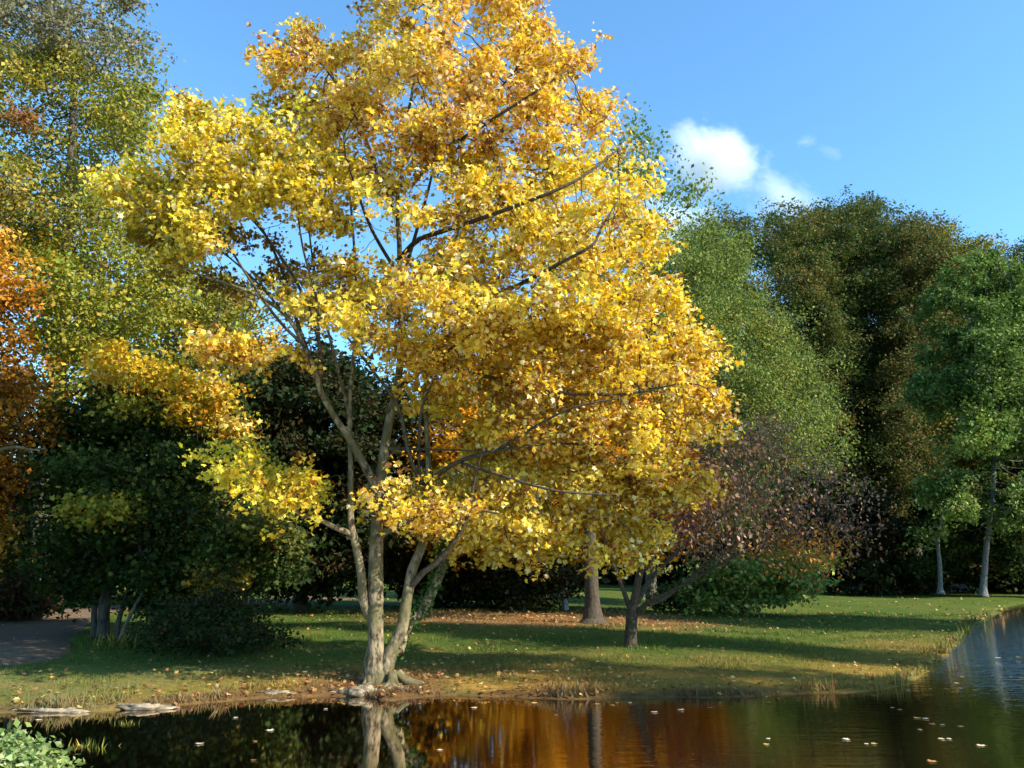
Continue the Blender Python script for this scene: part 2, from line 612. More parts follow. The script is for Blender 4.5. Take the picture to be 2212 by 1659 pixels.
# ------------------------------------------------------------------ crowns
def poly_area(p):
    p = np.asarray(p, float); q = np.roll(p, -1, 0)
    return abs((p[:, 0] * q[:, 1] - p[:, 1] * q[:, 0]).sum()) / 2


def clumps_in(poly, n, y0, tmax, holes=(), ybias=0.0, g=rng, dm=None, shell=0.6):
    """n clump centres inside the outline poly (photo grid) given depth y0 and half thickness tmax (metres)."""
    poly = np.asarray(poly, float)
    lo, hi = poly.min(0), poly.max(0)
    out = []
    tot = 0
    if dm is None:
        T = lo + g.random((1500, 2)) * (hi - lo)
        T = T[inside(T, poly)]
        dm = np.quantile(seg_dist(T, poly), 0.93)
    while tot < n:
        P = lo + g.random((n * 4 + 50, 2)) * (hi - lo)
        P = P[inside(P, poly)]
        for hp, keep in holes:
            m = inside(P, hp) & (g.random(len(P)) > keep)
            P = P[~m]
        out.append(P); tot += len(P)
    P = np.concatenate(out)[:n]
    d = np.clip(seg_dist(P, poly) / dm, 0, 1)
    T = tmax * np.sqrt(np.clip(1 - (1 - d) ** 2, 0.03, 1))
    s = g.random(n) * 2 - 1
    s = np.sign(s) * np.abs(s) ** shell
    return at_depth(P[:, 0], P[:, 1], y0 + s * T + ybias)


def palette_pick(pal, t, g):
    """pal: list of (rgb, weight); t in 0..1 picks along it; small brightness jitter."""
    w = np.array([p[1] for p in pal], float); w = np.cumsum(w) / w.sum()
    c = np.array([p[0] for p in pal], float)
    # rank-normalise so that weights hold
    r = np.argsort(np.argsort(t)) / max(len(t) - 1, 1)
    i = np.searchsorted(w, np.clip(r, 0, 0.9999))
    col = c[np.clip(i, 0, len(c) - 1)]
    return np.clip(col * (1 + g.normal(0, 0.16, (len(t), 1))) * (1 + g.normal(0, 0.05, (len(t), 3))), 0.004, 0.9)


def build_tree(name, label, cat, base, layers, paths=None, bark='dark_bark', leaf_size=0.2, leaves_per=22, clump_r=0.9, clump_n=10, flat=0.55,
               step=0.5, kill=0.7, trunk_r=0.25, tip=0.012, shape='oval', leaf_mat='leaf', group=None, seed=1, crown_name='crown', up=0.55, trunk_top=None,
               no_grow_below=None, spread=None, split=False, droop=0.1, power=2.3, mix=0.38, nscale=0.5, wander=0.18, cap=None):
    """layers: dicts poly, n (clumps), depth offset, tmax, pal, holes.  base: ground point."""
    g = np.random.default_rng(seed)
    base = np.asarray(base, float)
    root = thing(name, label, cat, base, group)
    A, PI, CI = [], [], []
    pals = []
    ci = 0
    for li, ly in enumerate(layers):
        C = clumps_in(ly['poly'], ly['n'], base[1] + ly.get('dy', 0), ly.get('tmax', 2.0), ly.get('holes', ()), g=g, shell=ly.get('shell', 0.6))
        cr = ly.get('clump_r', clump_r)
        cn = ly.get('clump_n', clump_n)
        scale = (0.55 + 0.9 * g.random(len(C)))
        off = g.normal(0, 1, (len(C), cn, 3)) * np.array([0.48, 0.48, 0.48 * flat]) * cr
        pts = (C[:, None, :] + off * scale[:, None, None]).reshape(-1, 3)
        A.append(pts); PI.append(np.full(len(pts), li)); CI.append(np.repeat(np.arange(ci, ci + len(C)), cn)); ci += len(C)
        pals.append(ly['pal'])
    A = np.concatenate(A); PI = np.concatenate(PI); CI = np.concatenate(CI)
    gzz = base[2] + 0.15
    ok = A[:, 2] > gzz
    A, PI, CI = A[ok], PI[ok], CI[ok]
    sk = Skeleton()
    if paths is None:
        top = A[:, 2].max()
        cx, cy = np.median(A[:, 0]), np.median(A[:, 1])
        tt = trunk_top if trunk_top is not None else base[2] + (top - base[2]) * 0.7
        k = 6
        pts = []
        for i in range(k + 1):
            t = i / k
            e = t ** 1.5
            x = base[0] * (1 - e) + cx * e + g.normal(0, 0.12) * (0 < i) * trunk_r * 2
            y = base[1] * (1 - e) + cy * e
            z = base[2] - 0.15 + (tt - base[2] + 0.15) * t
            pts.append((x, y, z, trunk_r * (1.35 if i == 0 else 1.0) * (1 - 0.72 * t)))
        sk.add_path(pts, step, 0)
    else:
        for li, (pp, lid) in enumerate(paths):
            sk.add_path(pp, step, lid)
    sub = A
    if len(A) > 900 and cap:
        sub = A[g.choice(len(A), cap, replace=False)]
    sk.grow(sub, step, kill, tip=tip, power=power, no_grow_below=no_grow_below, wander=wander, twigs=split)
    names = ['trunk', 'branch']
    for lid in np.unique(sk.limb):
        me = tube_mesh(name + '_wood', sk, sk.limb == lid, M['twig_shade_bark' if lid >= 8 else bark], origin=base)
        if me is not None:
            o = link('trunk' if lid == 0 else 'branch' if lid < 100 else 'twigs', me, root)
            if lid >= 100:
                o['kind'] = 'stuff'
    # leaves
    L = leaves_per
    n = len(A)
    sp = spread if spread is not None else clump_r * 0.25
    P = (A[:, None, :] + g.normal(0, 1, (n, L, 3)) * np.array([sp, sp, sp * max(flat, 0.45)])).reshape(-1, 3)
    pid = np.repeat(PI, L); cid = np.repeat(CI, L)
    ok = P[:, 2] > base[2] + 0.08
    P, pid, cid = P[ok], pid[ok], cid[ok]
    m = len(P)
    nr = unit(g.normal(0, 1, (m, 3)) * (1 - up) + np.array([0, 0, up]))
    ax = g.normal(0, 1, (m, 3)); ax[:, 2] -= droop * 3
    ax = ax - (ax * nr).sum(1, keepdims=True) * nr * 0.9
    cnoise = g.random(ci)
    t = mix * g.random(m) + (1 - mix) * (0.5 * cnoise[cid] + 0.5 * vnoise(P + seed * 3.1, nscale))
    col = np.zeros((m, 3))
    for li, pal in enumerate(pals):
        s = pid == li
        if s.any():
            col[s] = palette_pick(pal, t[s], g)
    size = leaf_size * (0.45 + 1.0 * g.random(m))
    sh, fc = (MAPLE, MAPLE_F) if shape == 'maple' else (OVAL, OVAL_F)
    me = leaf_mesh(name + '_leaves', P - base, ax, nr, size, col, M[leaf_mat], sh, fc)
    link(crown_name, me, root)
    return root, sk


def px_path(pts, y0, r_scale=1.0):
    """(u, v, depth offset, radius in metres) -> x,y,z,r"""
    a = np.array(pts, float)
    w = at_depth(a[:, 0], a[:, 1], y0 + a[:, 2])
    return np.column_stack([w, a[:, 3] * r_scale])


# ================================================================== SETTING
def axis_pts(segs):
    out = []
    for a, b, s in segs:
        out.append(np.arange(a, b, s))
    out.append([segs[-1][1]])
    return np.concatenate(out)


gx = axis_pts([(-600, -100, 60), (-100, -40, 6), (-40, -12, 1.0), (-12, 14, 0.14), (14, 45, 0.8), (45, 110, 6), (110, 600, 60)])
gy = axis_pts([(-60, 0, 4), (0, 5, 0.5), (5, 16, 0.11), (16, 30, 0.3), (30, 70, 1.0), (70, 130, 6), (130, 900, 70)])
GX, GY = np.meshgrid(gx, gy)
GP = np.column_stack([GX.ravel(), GY.ravel()])
GZ = gz(GP)
SD = shore_sd(GP)
TR = at_ground(822, 1476)            # foot of the golden maple
G3 = np.column_stack([GP, np.zeros(len(GP))])


def lerp(a, b, t):
    return a * (1 - t[:, None]) + np.asarray(b)[None, :] * t[:, None]


def ground_colour(P, sd):
    P3 = np.column_stack([P, np.zeros(len(P))])
    n1 = fbm(P3, 0.35, 4); n2 = fbm(P3 + 40, 1.6, 3)
    col = np.tile(np.array([0.072, 0.110, 0.016]), (len(P), 1))
    # straw patches
    col = lerp(col, (0.15, 0.13, 0.032), ss(0.45, 0.7, n1) * 0.7 * (1 - 0.75 * ss(17, 27, P[:, 1])))
    # dry golden grass along the bank round the maple
    near = np.exp(-((P[:, 0] - 1.0) / 6.5) ** 2) * np.exp(-(np.clip(sd - 0.7, 0, None) / 1.5) ** 2)
    col = lerp(col, (0.34, 0.21, 0.05), np.clip(near * (0.45 + 1.0 * n2), 0, 1) * 0.95)
    # litter of brown leaves under the trees behind
    c = at_ground(1180, 1345)
    d2 = np.hypot((P[:, 0] - c[0]) / 5.5, (P[:, 1] - c[1] - 1.5) / 3.8)
    col = lerp(col, (0.24, 0.13, 0.055), ss(1.15, 0.6, d2 + 0.5 * (n2 - 0.5)) * 0.9)
    # brown bank under the maple, russet mud at the water line
    d3 = np.hypot(P[:, 0] - TR[0], P[:, 1] - TR[1])
    col = lerp(col, (0.17, 0.085, 0.04), ss(1.5, 0.5, d3 + 0.8 * (n2 - 0.5)) * 0.8)
    mud = ss(0.42, 0.12, sd + 0.3 * (n2 - 0.5))
    col = lerp(col, (0.13, 0.075, 0.035), mud * 0.9 * (0.25 + 0.75 * ss(5.5, 2.5, P[:, 0])))
    # mossy left bank
    left = ss(-3.2, -5.5, P[:, 0]) * ss(5, 1.5, sd)
    col = lerp(col, (0.17, 0.16, 0.06), left * 0.7 * n2 * 1.5)
    col = lerp(col, (0.05, 0.04, 0.02), ss(0.05, -0.2, sd))
    return col * 0.8


gc = ground_colour(GP, SD)
nx, ny = len(gx), len(gy)
ii = np.arange(nx * ny).reshape(ny, nx)
F = np.stack([ii[:-1, :-1], ii[:-1, 1:], ii[1:, 1:], ii[1:, :-1]], -1).reshape(-1)
me = mesh_np('ground', np.column_stack([GP, GZ]), F, np.full(len(F) // 4, 4), M['ground'], gc, 'ground_colour', True)
tag(link('ground', me), 'grassy park ground with fallen leaves', None, kind='structure')

# pond water
W = np.array([(-60, 1.5), (70, 1.5), (70, 58), (-60, 58)])
me = mesh_np('water', np.column_stack([W, np.zeros(4)]), [0, 1, 2, 3], [4], M['water'])
tag(link('water', me), 'dark brown pond water with ripples', None, kind='structure')

# path
pc = [at_ground(215, 1316), at_ground(165, 1322), at_ground(90, 1345), at_ground(0, 1385), at_ground(-180, 1440)]
pc = [np.array([pc[0][0] + 6, pc[0][1] + 9, 0])] + pc + [np.array([pc[-1][0] - 9, pc[-1][1] - 2.0, 0])]
Q = catmull(np.array([[p[0], p[1], 0, 0] for p in pc]), 0.35)[:, :2]
T = unit(np.gradient(Q, axis=0)); Nn = np.column_stack([-T[:, 1], T[:, 0]])
wd = 1.35 + 0.25 * (vnoise(np.column_stack([Q, Q[:, :1] * 0]), 0.6) - 0.5)
rows = 9
S = np.linspace(-1, 1, rows)
PV = Q[:, None, :] + Nn[:, None, :] * (S[None, :, None] * wd[:, None, None])
PVf = PV.reshape(-1, 2)
zz = gz(PVf) + 0.035 - 0.05 * (np.abs(np.tile(S, len(Q))) > 0.98)
ii = np.arange(len(PVf)).reshape(len(Q), rows)
F = np.stack([ii[:-1, :-1], ii[:-1, 1:], ii[1:, 1:], ii[1:, :-1]], -1).reshape(-1)
me = mesh_np('path', np.column_stack([PVf, zz]), F, np.full(len(F) // 4, 4), M['path'], smooth=True)
tag(link('path', me), 'brown gravel path', None, kind='structure')
PATH_Q = Q

# ================================================================== GOLDEN MAPLE
YT = TR[1]
print('maple foot', TR)
gold = [((0.74, 0.61, 0.13), 2.6), ((0.76, 0.58, 0.09), 3), ((0.73, 0.51, 0.06), 2.6), ((0.62, 0.39, 0.04), 1.4), ((0.84, 0.72, 0.38), 1.5),
        ((0.42, 0.20, 0.035), 0.9), ((0.22, 0.095, 0.03), 0.8), ((0.26, 0.23, 0.05), 0.9)]
gold_top = [((0.76, 0.59, 0.14), 3), ((0.74, 0.52, 0.09), 3), ((0.62, 0.35, 0.05), 2), ((0.80, 0.58, 0.30), 1.5), ((0.45, 0.20, 0.04), 1.2), ((0.28, 0.12, 0.04), 0.7)]
gold_edge = [((0.74, 0.58, 0.10), 2.8), ((0.71, 0.49, 0.06), 3), ((0.62, 0.35, 0.04), 1.6), ((0.82, 0.66, 0.34), 1.4), ((0.42, 0.18, 0.03), 1.2), ((0.24, 0.10, 0.03), 0.9), ((0.26, 0.22, 0.05), 0.9)]
gold_green = [((0.60, 0.51, 0.07), 3), ((0.72, 0.58, 0.06), 3), ((0.34, 0.33, 0.05), 1.2), ((0.64, 0.43, 0.04), 2), ((0.3, 0.14, 0.03), 0.6)]
gold_left = [((0.75, 0.62, 0.11), 3), ((0.77, 0.58, 0.07), 3), ((0.60, 0.45, 0.05), 1.5), ((0.84, 0.70, 0.34), 1.4), ((0.38, 0.21, 0.03), 1.0), ((0.24, 0.22, 0.045), 0.9)]
brownish = [((0.30, 0.19, 0.035), 2), ((0.40, 0.25, 0.04), 1.5), ((0.20, 0.11, 0.03), 2)]  # darker leaves imitating shade on the underside of the left arm

outline_top = [(720, 330), (660, 250), (600, 190), (575, 150), (612, 95), (598, 68), (640, 92), (655, 38), (690, 30), (740, 62), (790, 10), (800, -110), (900, -215), (985, -250),
               (1085, -180), (1130, -60), (1140, 40), (1185, 70), (1192, 118), (1240, 92), (1268, 122), (1232, 175), (1246, 205), (1292, 208), (1312, 255), (1240, 330), (1000, 360)]
outline_left = [(215, 405), (240, 378), (330, 372), (425, 392), (352, 340), (345, 298), (385, 248), (402, 208), (430, 232), (490, 262), (550, 272), (596, 200), (680, 240), (740, 330),
                (760, 430), (720, 520), (640, 470), (560, 440), (470, 500), (430, 560), (360, 560), (300, 470)]
outline_mid = [(720, 340), (1000, 330), (1240, 300), (1310, 258), (1372, 282), (1402, 315), (1396, 372), (1428, 440), (1400, 500), (1412, 560), (1384, 600), (1440, 622), (1400, 690),
               (1200, 760), (1000, 780), (860, 760), (700, 760), (610, 680), (600, 640), (690, 600), (770, 540), (740, 440)]
outline_right = [(1000, 700), (1200, 680), (1400, 620), (1474, 662), (1460, 695), (1522, 708), (1560, 752), (1552, 802), (1572, 880), (1560, 942), (1512, 960), (1502, 1002), (1520, 1052),
                 (1452, 1090), (1300, 1040), (1150, 1000), (1000, 960), (900, 860), (880, 780)]
outline_low = [(960, 1000), (1100, 960), (1300, 1000), (1450, 1050), (1440, 1092), (1458, 1130), (1402, 1180), (1350, 1238), (1300, 1216), (1250, 1188), (1185, 1200), (1152, 1238), (1080, 1196),
               (1000, 1206), (960, 1180), (900, 1120), (830, 1105), (850, 1060)]
spray_ll = [(450, 990), (470, 965), (545, 985), (600, 1010), (645, 1040), (665, 1078), (610, 1092), (540, 1060), (470, 1020)]
spray_l = [(428, 742), (470, 712), (540, 722), (620, 760), (600, 790), (520, 782), (450, 765)]
spray_m = [(840, 1060), (900, 1050), (980, 1075), (1010, 1100), (960, 1125), (860, 1110)]
hole_L = [(440, 560), (500, 470), (600, 450), (690, 520), (690, 600), (640, 690), (560, 690)]
under_L = [(300, 470), (420, 470), (560, 470), (690, 560), (640, 640), (500, 620), (380, 580), (300, 540)]
hole_M = [(825, 360), (940, 340), (940, 560), (830, 600)]
hole_M2 = [(700, 400), (800, 380), (830, 600), (740, 560)]

layers = [
    dict(poly=outline_top, n=180, tmax=1.9, pal=gold_top, dy=0.0),
    dict(poly=outline_left, n=112, tmax=1.2, pal=gold_left, dy=-0.3),
    dict(poly=[(205, 408), (240, 374), (330, 372), (410, 420), (370, 470), (290, 465), (240, 440)], n=22, tmax=0.5, pal=gold_left, dy=-0.3),
    dict(poly=[(395, 250), (402, 206), (432, 230), (430, 275)], n=4, tmax=0.2, pal=gold_left, dy=-0.2),
    dict(poly=outline_mid, n=225, tmax=2.1, pal=gold, dy=-0.2, holes=[(hole_M, 0.18), (hole_M2, 0.5)]),
    dict(poly=outline_right, n=205, tmax=1.6, pal=gold_edge, dy=0.6),
    dict(poly=outline_low, n=112, tmax=1.2, pal=gold, dy=0.8),
    dict(poly=spray_ll, n=17, tmax=0.8, pal=gold_green, dy=-0.4, clump_r=0.42),
    dict(poly=spray_l, n=14, tmax=0.7, pal=gold_edge, dy=-0.5, clump_r=0.42),
    dict(poly=spray_m, n=10, tmax=0.6, pal=gold_edge, dy=-0.5, clump_r=0.42),
    dict(poly=under_L, n=24, tmax=0.9, pal=brownish, dy=0.5, clump_n=6, holes=[(hole_L, 0.25)]),
]
paths = [
    # main stem
    ([(818, 1494, 0, .31), (815, 1466, 0, .25), (810, 1428, 0, .20), (811, 1392, 0, .148), (811, 1292, .02, .138), (813, 1181, .05, .125), (817, 1092, .1, .108), (828, 987, .15, .092),
      (842, 904, .2, .082), (856, 842, .25, .075), (868, 740, .3, .068), (864, 600, .3, .060), (862, 520, .3, .052), (858, 430, .3, .045), (872, 300, .3, .037), (900, 150, .3, .028), (940, -60, .3, .016)], 0),
    # second stem on its left
    ([(795, 1330, .02, .085), (784, 1292, -.05, .082), (780, 1237, -.1, .078), (769, 1181, -.12, .072), (758, 1126, -.12, .062), (757, 1070, -.1, .057), (757, 990, -.05, .052), (755, 931, 0, .048), (756, 848, .1, .043),
      (762, 781, .2, .04), (772, 690, .3, .036), (768, 590, .4, .03), (760, 470, .5, .025), (745, 330, .5, .018)], 1),
    # diagonal stem to the upper left
    ([(812, 1060, .05, .07), (800, 1030, 0, .062), (777, 987, -.08, .058), (755, 948, -.15, .054), (721, 898, -.25, .050), (694, 848, -.35, .046), (677, 793, -.45, .042), (655, 745, -.5, .038), (625, 690, -.6, .034),
      (570, 645, -.7, .029), (490, 612, -.8, .024), (400, 580, -.8, .018), (345, 520, -.8, .012)], 2),
    ([(668, 770, -.5, .034), (640, 690, -.3, .03), (615, 600, -.2, .026), (575, 510, -.1, .021), (520, 430, 0, .016)], 16),
    ([(690, 840, -.35, .036), (690, 750, -.4, .03), (660, 650, -.45, .026), (610, 560, -.5, .021), (540, 470, -.5, .016), (450, 400, -.5, .012)], 17),
    ([(655, 745, -.5, .027), (600, 690, -.7, .024), (540, 605, -.9, .02), (490, 525, -1.0, .016), (440, 440, -1.0, .01)], 18),
    ([(625, 690, -.6, .022), (560, 615, -.4, .018), (500, 560, -.3, .014), (425, 500, -.2, .009)], 18),
    ([(690, 750, -.4, .024), (682, 640, -.8, .02), (655, 540, -1.0, .016), (640, 440, -1.0, .010)], 19),
    ([(864, 600, .3, .034), (805, 500, -.3, .028), (770, 410, -.9, .02), (745, 330, -1.2, .012)], 20),
    ([(864, 620, .3, .034), (905, 480, -.4, .028), (932, 380, -.9, .02), (945, 280, -1.2, .012)], 20),
    ([(1070, 975, -.4, .026), (1150, 925, -.8, .022), (1240, 880, -1.1, .017), (1340, 860, -1.2, .010)], 21),
    ([(990, 998, -.2, .028), (1090, 1030, -.7, .024), (1200, 1060, -1.0, .018), (1320, 1070, -1.1, .010)], 21),
    ([(755, 900, 0, .035), (720, 760, .3, .03), (690, 640, .5, .026), (670, 520, .6, .02), (660, 380, .6, .014)], 1),
    # right-hand fork
    ([(826, 1480, -.03, .17), (832, 1448, -.02, .15), (846, 1404, 0, .118), (868, 1357, 0, .108), (879, 1292, .02, .098), (889, 1237, .05, .092), (905, 1196, .08, .085), (916, 1165, .1, .078), (921, 1090, .12, .068), (925, 1026, .15, .06),
      (924, 970, .2, .054), (921, 920, .25, .05), (920, 820, .3, .044), (940, 700, .35, .038), (968, 590, .4, .033), (990, 498, .45, .029), (1015, 420, .5, .022), (1040, 320, .5, .014)], 3),
    ([(892, 1262, 0, .055), (915, 1236, -.12, .05), (940, 1218, -.2, .046), (980, 1172, -.35, .038), (1004, 1132, -.45, .031), (1016, 1092, -.5, .026), (1024, 1040, -.6, .02), (1040, 980, -.7, .012)], 23),
    # ivy-clad rear stem
    ([(862, 1405, .1, .085), (874, 1362, .25, .085), (905, 1326, .4, .082), (932, 1281, .5, .078), (952, 1231, .6, .07), (966, 1170, .7, .058), (1010, 1080, .8, .045), (1090, 990, .9, .032), (1180, 900, 1.0, .02)], 5),
    # low limb to the left
    ([(768, 1168, -.1, .05), (750, 1150, -.16, .045), (727, 1141, -.25, .041), (683, 1120, -.4, .036), (644, 1108, -.5, .03), (590, 1065, -.6, .022), (520, 1015, -.6, .014)], 6),
    # low limb to the right
    ([(814, 1172, 0, .05), (827, 1154, -.12, .045), (871, 1131, -.3, .04), (920, 1110, -.6, .032), (990, 1095, -.9, .024), (1080, 1110, -1.1, .016)], 7),
    # cross limb
    ([(922, 1040, .15, .045), (905, 1046, .1, .042), (938, 1030, 0, .04), (990, 998, -.2, .034), (1070, 975, -.4, .028), (1180, 960, -.6, .022), (1300, 960, -.7, .014)], 8),
    ([(908, 1044, .1, .036), (899, 1022, 0, .033), (882, 976, -.08, .03), (866, 898, -.15, .028), (849, 859, -.2, .026), (816, 815, -.25, .024), (782, 770, -.3, .02), (740, 715, -.3, .014)], 9),
    ([(905, 1043, .1, .03), (905, 1000, .05, .028), (906, 931, 0, .025), (913, 876, -.1, .022), (950, 800, -.3, .017), (1010, 740, -.5, .011)], 22),
    ([(856, 842, .25, .045), (905, 804, .1, .038), (982, 748, -.1, .032), (1080, 690, -.4, .024), (1200, 640, -.6, .016)], 10),
    # long upper right limbs
    ([(862, 560, .3, .045), (900, 520, -.3, .04), (960, 498, -.9, .037), (1027, 476, -1.5, .034), (1116, 444, -2.0, .029), (1205, 409, -2.2, .024), (1271, 373, -2.1, .019), (1338, 320, -1.8, .012)], 11),
    ([(940, 700, .35, .036), (1040, 650, .1, .032), (1130, 610, -1.3, .028), (1218, 564, -2.2, .024), (1280, 529, -2.4, .02), (1300, 490, -2.3, .016), (1338, 427, -2.0, .01)], 12),
    ([(890, 400, .35, .036), (950, 330, .2, .032), (1023, 284, -1.2, .028), (1085, 244, -1.7, .024), (1160, 196, -1.8, .019), (1227, 151, -1.4, .012)], 13),
    ([(990, 320, .3, .026), (1049, 236, 0, .022), (1090, 180, -.3, .018), (1125, 138, -.5, .012)], 13),
    ([(860, 470, .3, .036), (820, 390, .2, .03), (790, 300, .1, .025), (740, 200, 0, .019), (680, 120, 0, .012)], 14),
    ([(868, 740, .3, .04), (960, 790, 0, .034), (1080, 820, -.3, .03), (1220, 850, -.6, .024), (1360, 850, -.8, .018), (1460, 830, -.9, .012)], 15),
]
pp = [(px_path(p, YT, 0.78 if lid in (0, 1, 3) else 0.95), lid) for p, lid in paths]
maple, msk = build_tree('golden_maple_tree', 'large golden yellow maple with several pale stems rising from the edge of the pond', 'tree', TR, layers, paths=pp, bark='maple_bark',
                        leaf_size=0.063, leaves_per=27, clump_r=0.36, clump_n=8, flat=0.6, step=0.14, kill=0.22, tip=0.0052, power=2.35, shape='maple', leaf_mat='maple_leaf', seed=3,
                        up=0.5, no_grow_below=2.4, spread=0.088, droop=0.25, mix=0.45, nscale=0.8, split=True)

# roots gripping the bank
g = np.random.default_rng(8)
sk = Skeleton()
rt = [(-115, .045, .35), (-85, .05, .4), (-60, .045, .45), (-30, .05, .5), (10, .045, .45), (170, .04, .3), (-132, .03, .4), (-72, .03, .45), (-45, .03, .5), (-15, .028, .65), (-100, .025, .45)]
for k, (a, r, ln) in enumerate(rt):
    c = TR[:2] + (np.array([0.14, -0.03]) if -100 < a < 60 else np.array([-0.08, 0]))
    sk = Skeleton()
    pts = []
    for i in range(7):
        t = i / 6
        ang = R(a) + 0.35 * math.sin(k * 2.1 + t * 3)
        d = 0.1 + ln * t
        xy = c + d * np.array([math.cos(ang), math.sin(ang)])
        z = max(float(gz(xy)[0]), -0.06) + 0.14 * (1 - t) ** 3 - 0.03 * t
        pts.append((*xy, z, r * (1 - 0.75 * t) + 0.012))
    sk.add_path(pts, 0.08, 0)
    sk.arrays()
    link('root', tube_mesh('maple_root', sk, np.ones(len(sk.pos), bool), M['maple_bark'], k_thin=8, thick=0.03, lump=0.14, origin=TR), maple)

# ivy on the rear stem
sel = np.nonzero((msk.limb == 5) & (msk.rad > 0.045))[0]
sel = sel[(msk.pos[sel][:, 2] < 3.0)]
P = []
for i in sel:
    n = 70
    dv = unit(g.normal(0, 1, (n, 3)))
    dv[:, 0] -= 0.5
    P.append(msk.pos[i] + unit(dv) * (msk.rad[i] + 0.015 + 0.03 * g.random((n, 1))) + g.normal(0, 0.04, (n, 3)) * np.array([.3, .3, 1]))
P = np.concatenate(P)
col = palette_pick([((0.03, 0.075, 0.015), 3), ((0.05, 0.11, 0.02), 2), ((0.09, 0.12, 0.03), 1)], g.random(len(P)), g)
link('ivy', leaf_mesh('ivy_leaves', P - TR, g.normal(0, 1, P.shape), unit(P - msk.pos[sel].mean(0) + g.normal(0, .4, P.shape)), 0.05 + 0.04 * g.random(len(P)), col, M['leaf']), maple)

# ================================================================== OTHER TREES
OLIVE = [((0.22, 0.21, 0.03), 3), ((0.15, 0.17, 0.03), 3), ((0.32, 0.25, 0.035), 2), ((0.25, 0.21, 0.05), 1.5), ((0.38, 0.26, 0.05), 0.8)]
GREYTOP = [((0.17, 0.17, 0.07), 2), ((0.20, 0.18, 0.10), 2), ((0.26, 0.21, 0.12), 1.5), ((0.13, 0.13, 0.06), 1)]
YGREEN = [((0.24, 0.24, 0.035), 3), ((0.32, 0.26, 0.035), 2), ((0.16, 0.2, 0.03), 2), ((0.42, 0.3, 0.04), 0.8)]
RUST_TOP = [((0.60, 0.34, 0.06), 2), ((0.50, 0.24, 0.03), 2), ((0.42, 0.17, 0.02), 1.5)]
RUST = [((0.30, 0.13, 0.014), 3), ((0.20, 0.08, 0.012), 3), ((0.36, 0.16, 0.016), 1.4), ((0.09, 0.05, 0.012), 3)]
GREEN = [((0.024, 0.046, 0.009), 3), ((0.038, 0.062, 0.011), 2), ((0.07, 0.08, 0.016), 0.8), ((0.016, 0.031, 0.007), 3)]  # green leaf tones lowered to imitate near-black shade
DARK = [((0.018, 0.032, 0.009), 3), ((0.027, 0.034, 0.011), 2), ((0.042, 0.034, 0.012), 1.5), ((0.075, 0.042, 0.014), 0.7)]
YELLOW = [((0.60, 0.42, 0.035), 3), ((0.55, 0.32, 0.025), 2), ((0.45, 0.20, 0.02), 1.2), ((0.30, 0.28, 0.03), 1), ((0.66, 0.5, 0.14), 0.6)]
BIRCH = [((0.13, 0.17, 0.04), 3), ((0.18, 0.21, 0.045), 2.5), ((0.10, 0.15, 0.04), 2), ((0.24, 0.24, 0.05), 1.2)]
OAK = [((0.065, 0.095, 0.025), 3), ((0.09, 0.11, 0.028), 2), ((0.12, 0.11, 0.03), 1.5), ((0.15, 0.11, 0.03), 1)]
OAKBROWN = [((0.06, 0.095, 0.026), 4), ((0.09, 0.10, 0.03), 2), ((0.14, 0.10, 0.032), 0.7), ((0.045, 0.072, 0.022), 3)]
BROWN = [((0.085, 0.10, 0.03), 5), ((0.16, 0.105, 0.035), 2), ((0.09, 0.085, 0.028), 3), ((0.23, 0.13, 0.045), 0.6)]
ASH = [((0.10, 0.155, 0.035), 3), ((0.14, 0.20, 0.05), 2.5), ((0.055, 0.095, 0.022), 2.5), ((0.20, 0.26, 0.07), 1)]
PURPLE = [((0.26, 0.15, 0.10), 3), ((0.17, 0.085, 0.065), 3), ((0.36, 0.24, 0.16), 1.6), ((0.30, 0.15, 0.05), 1), ((0.09, 0.06, 0.035), 1.5)]
COPPER = [((0.74, 0.42, 0.035), 3), ((0.70, 0.34, 0.025), 3), ((0.60, 0.25, 0.02), 2), ((0.74, 0.50, 0.06), 1)]
COPPER_RED = [((0.66, 0.23, 0.015), 3), ((0.46, 0.13, 0.012), 3), ((0.6, 0.27, 0.02), 1.5)]
ORANGE = [((0.40, 0.19, 0.03), 2), ((0.30, 0.13, 0.03), 2), ((0.22, 0.12, 0.05), 1)]
LIME = [((0.16, 0.23, 0.05), 3), ((0.22, 0.28, 0.06), 2), ((0.11, 0.17, 0.04), 2), ((0.34, 0.36, 0.12), 0.6)]

# tall olive tree at the left
b = ground_pt(85, 23.0)
build_tree('tall_olive_tree', 'tall airy olive green tree with thin grey top against the blue sky', 'tree', b, [
    dict(poly=[(-160, -260), (120, -260), (230, -140), (280, 0), (236, 42), (330, 108), (300, 150), (240, 170), (100, 150), (-160, 150)], n=80, tmax=3.0, pal=GREYTOP, clump_n=8),
    dict(poly=[(-160, 120), (240, 130), (318, 190), (326, 220), (296, 262), (332, 300), (306, 350), (322, 430), (290, 520), (200, 560), (60, 540), (-160, 540)], n=125, tmax=3.4, pal=OLIVE, clump_n=8),
    dict(poly=[(-60, 520), (200, 520), (320, 440), (352, 530), (392, 590), (360, 660), (300, 740), (250, 770), (225, 860), (140, 900), (70, 860), (60, 640)], n=80, tmax=3.0, pal=YGREEN),
    dict(poly=[(28, 235), (62, 240), (70, 290), (50, 320), (30, 290)], n=2, tmax=0.3, dy=-3.0, pal=[((0.22, 0.08, 0.03), 1), ((0.20, 0.12, 0.03), 2)], clump_r=0.3, clump_n=4),
], bark='dark_bark', leaf_size=0.125, leaves_per=42, clump_r=0.95, clump_n=10, step=0.32, kill=0.5, trunk_r=0.3, tip=0.008, seed=21, no_grow_below=3.5, nscale=0.35, up=0.4)

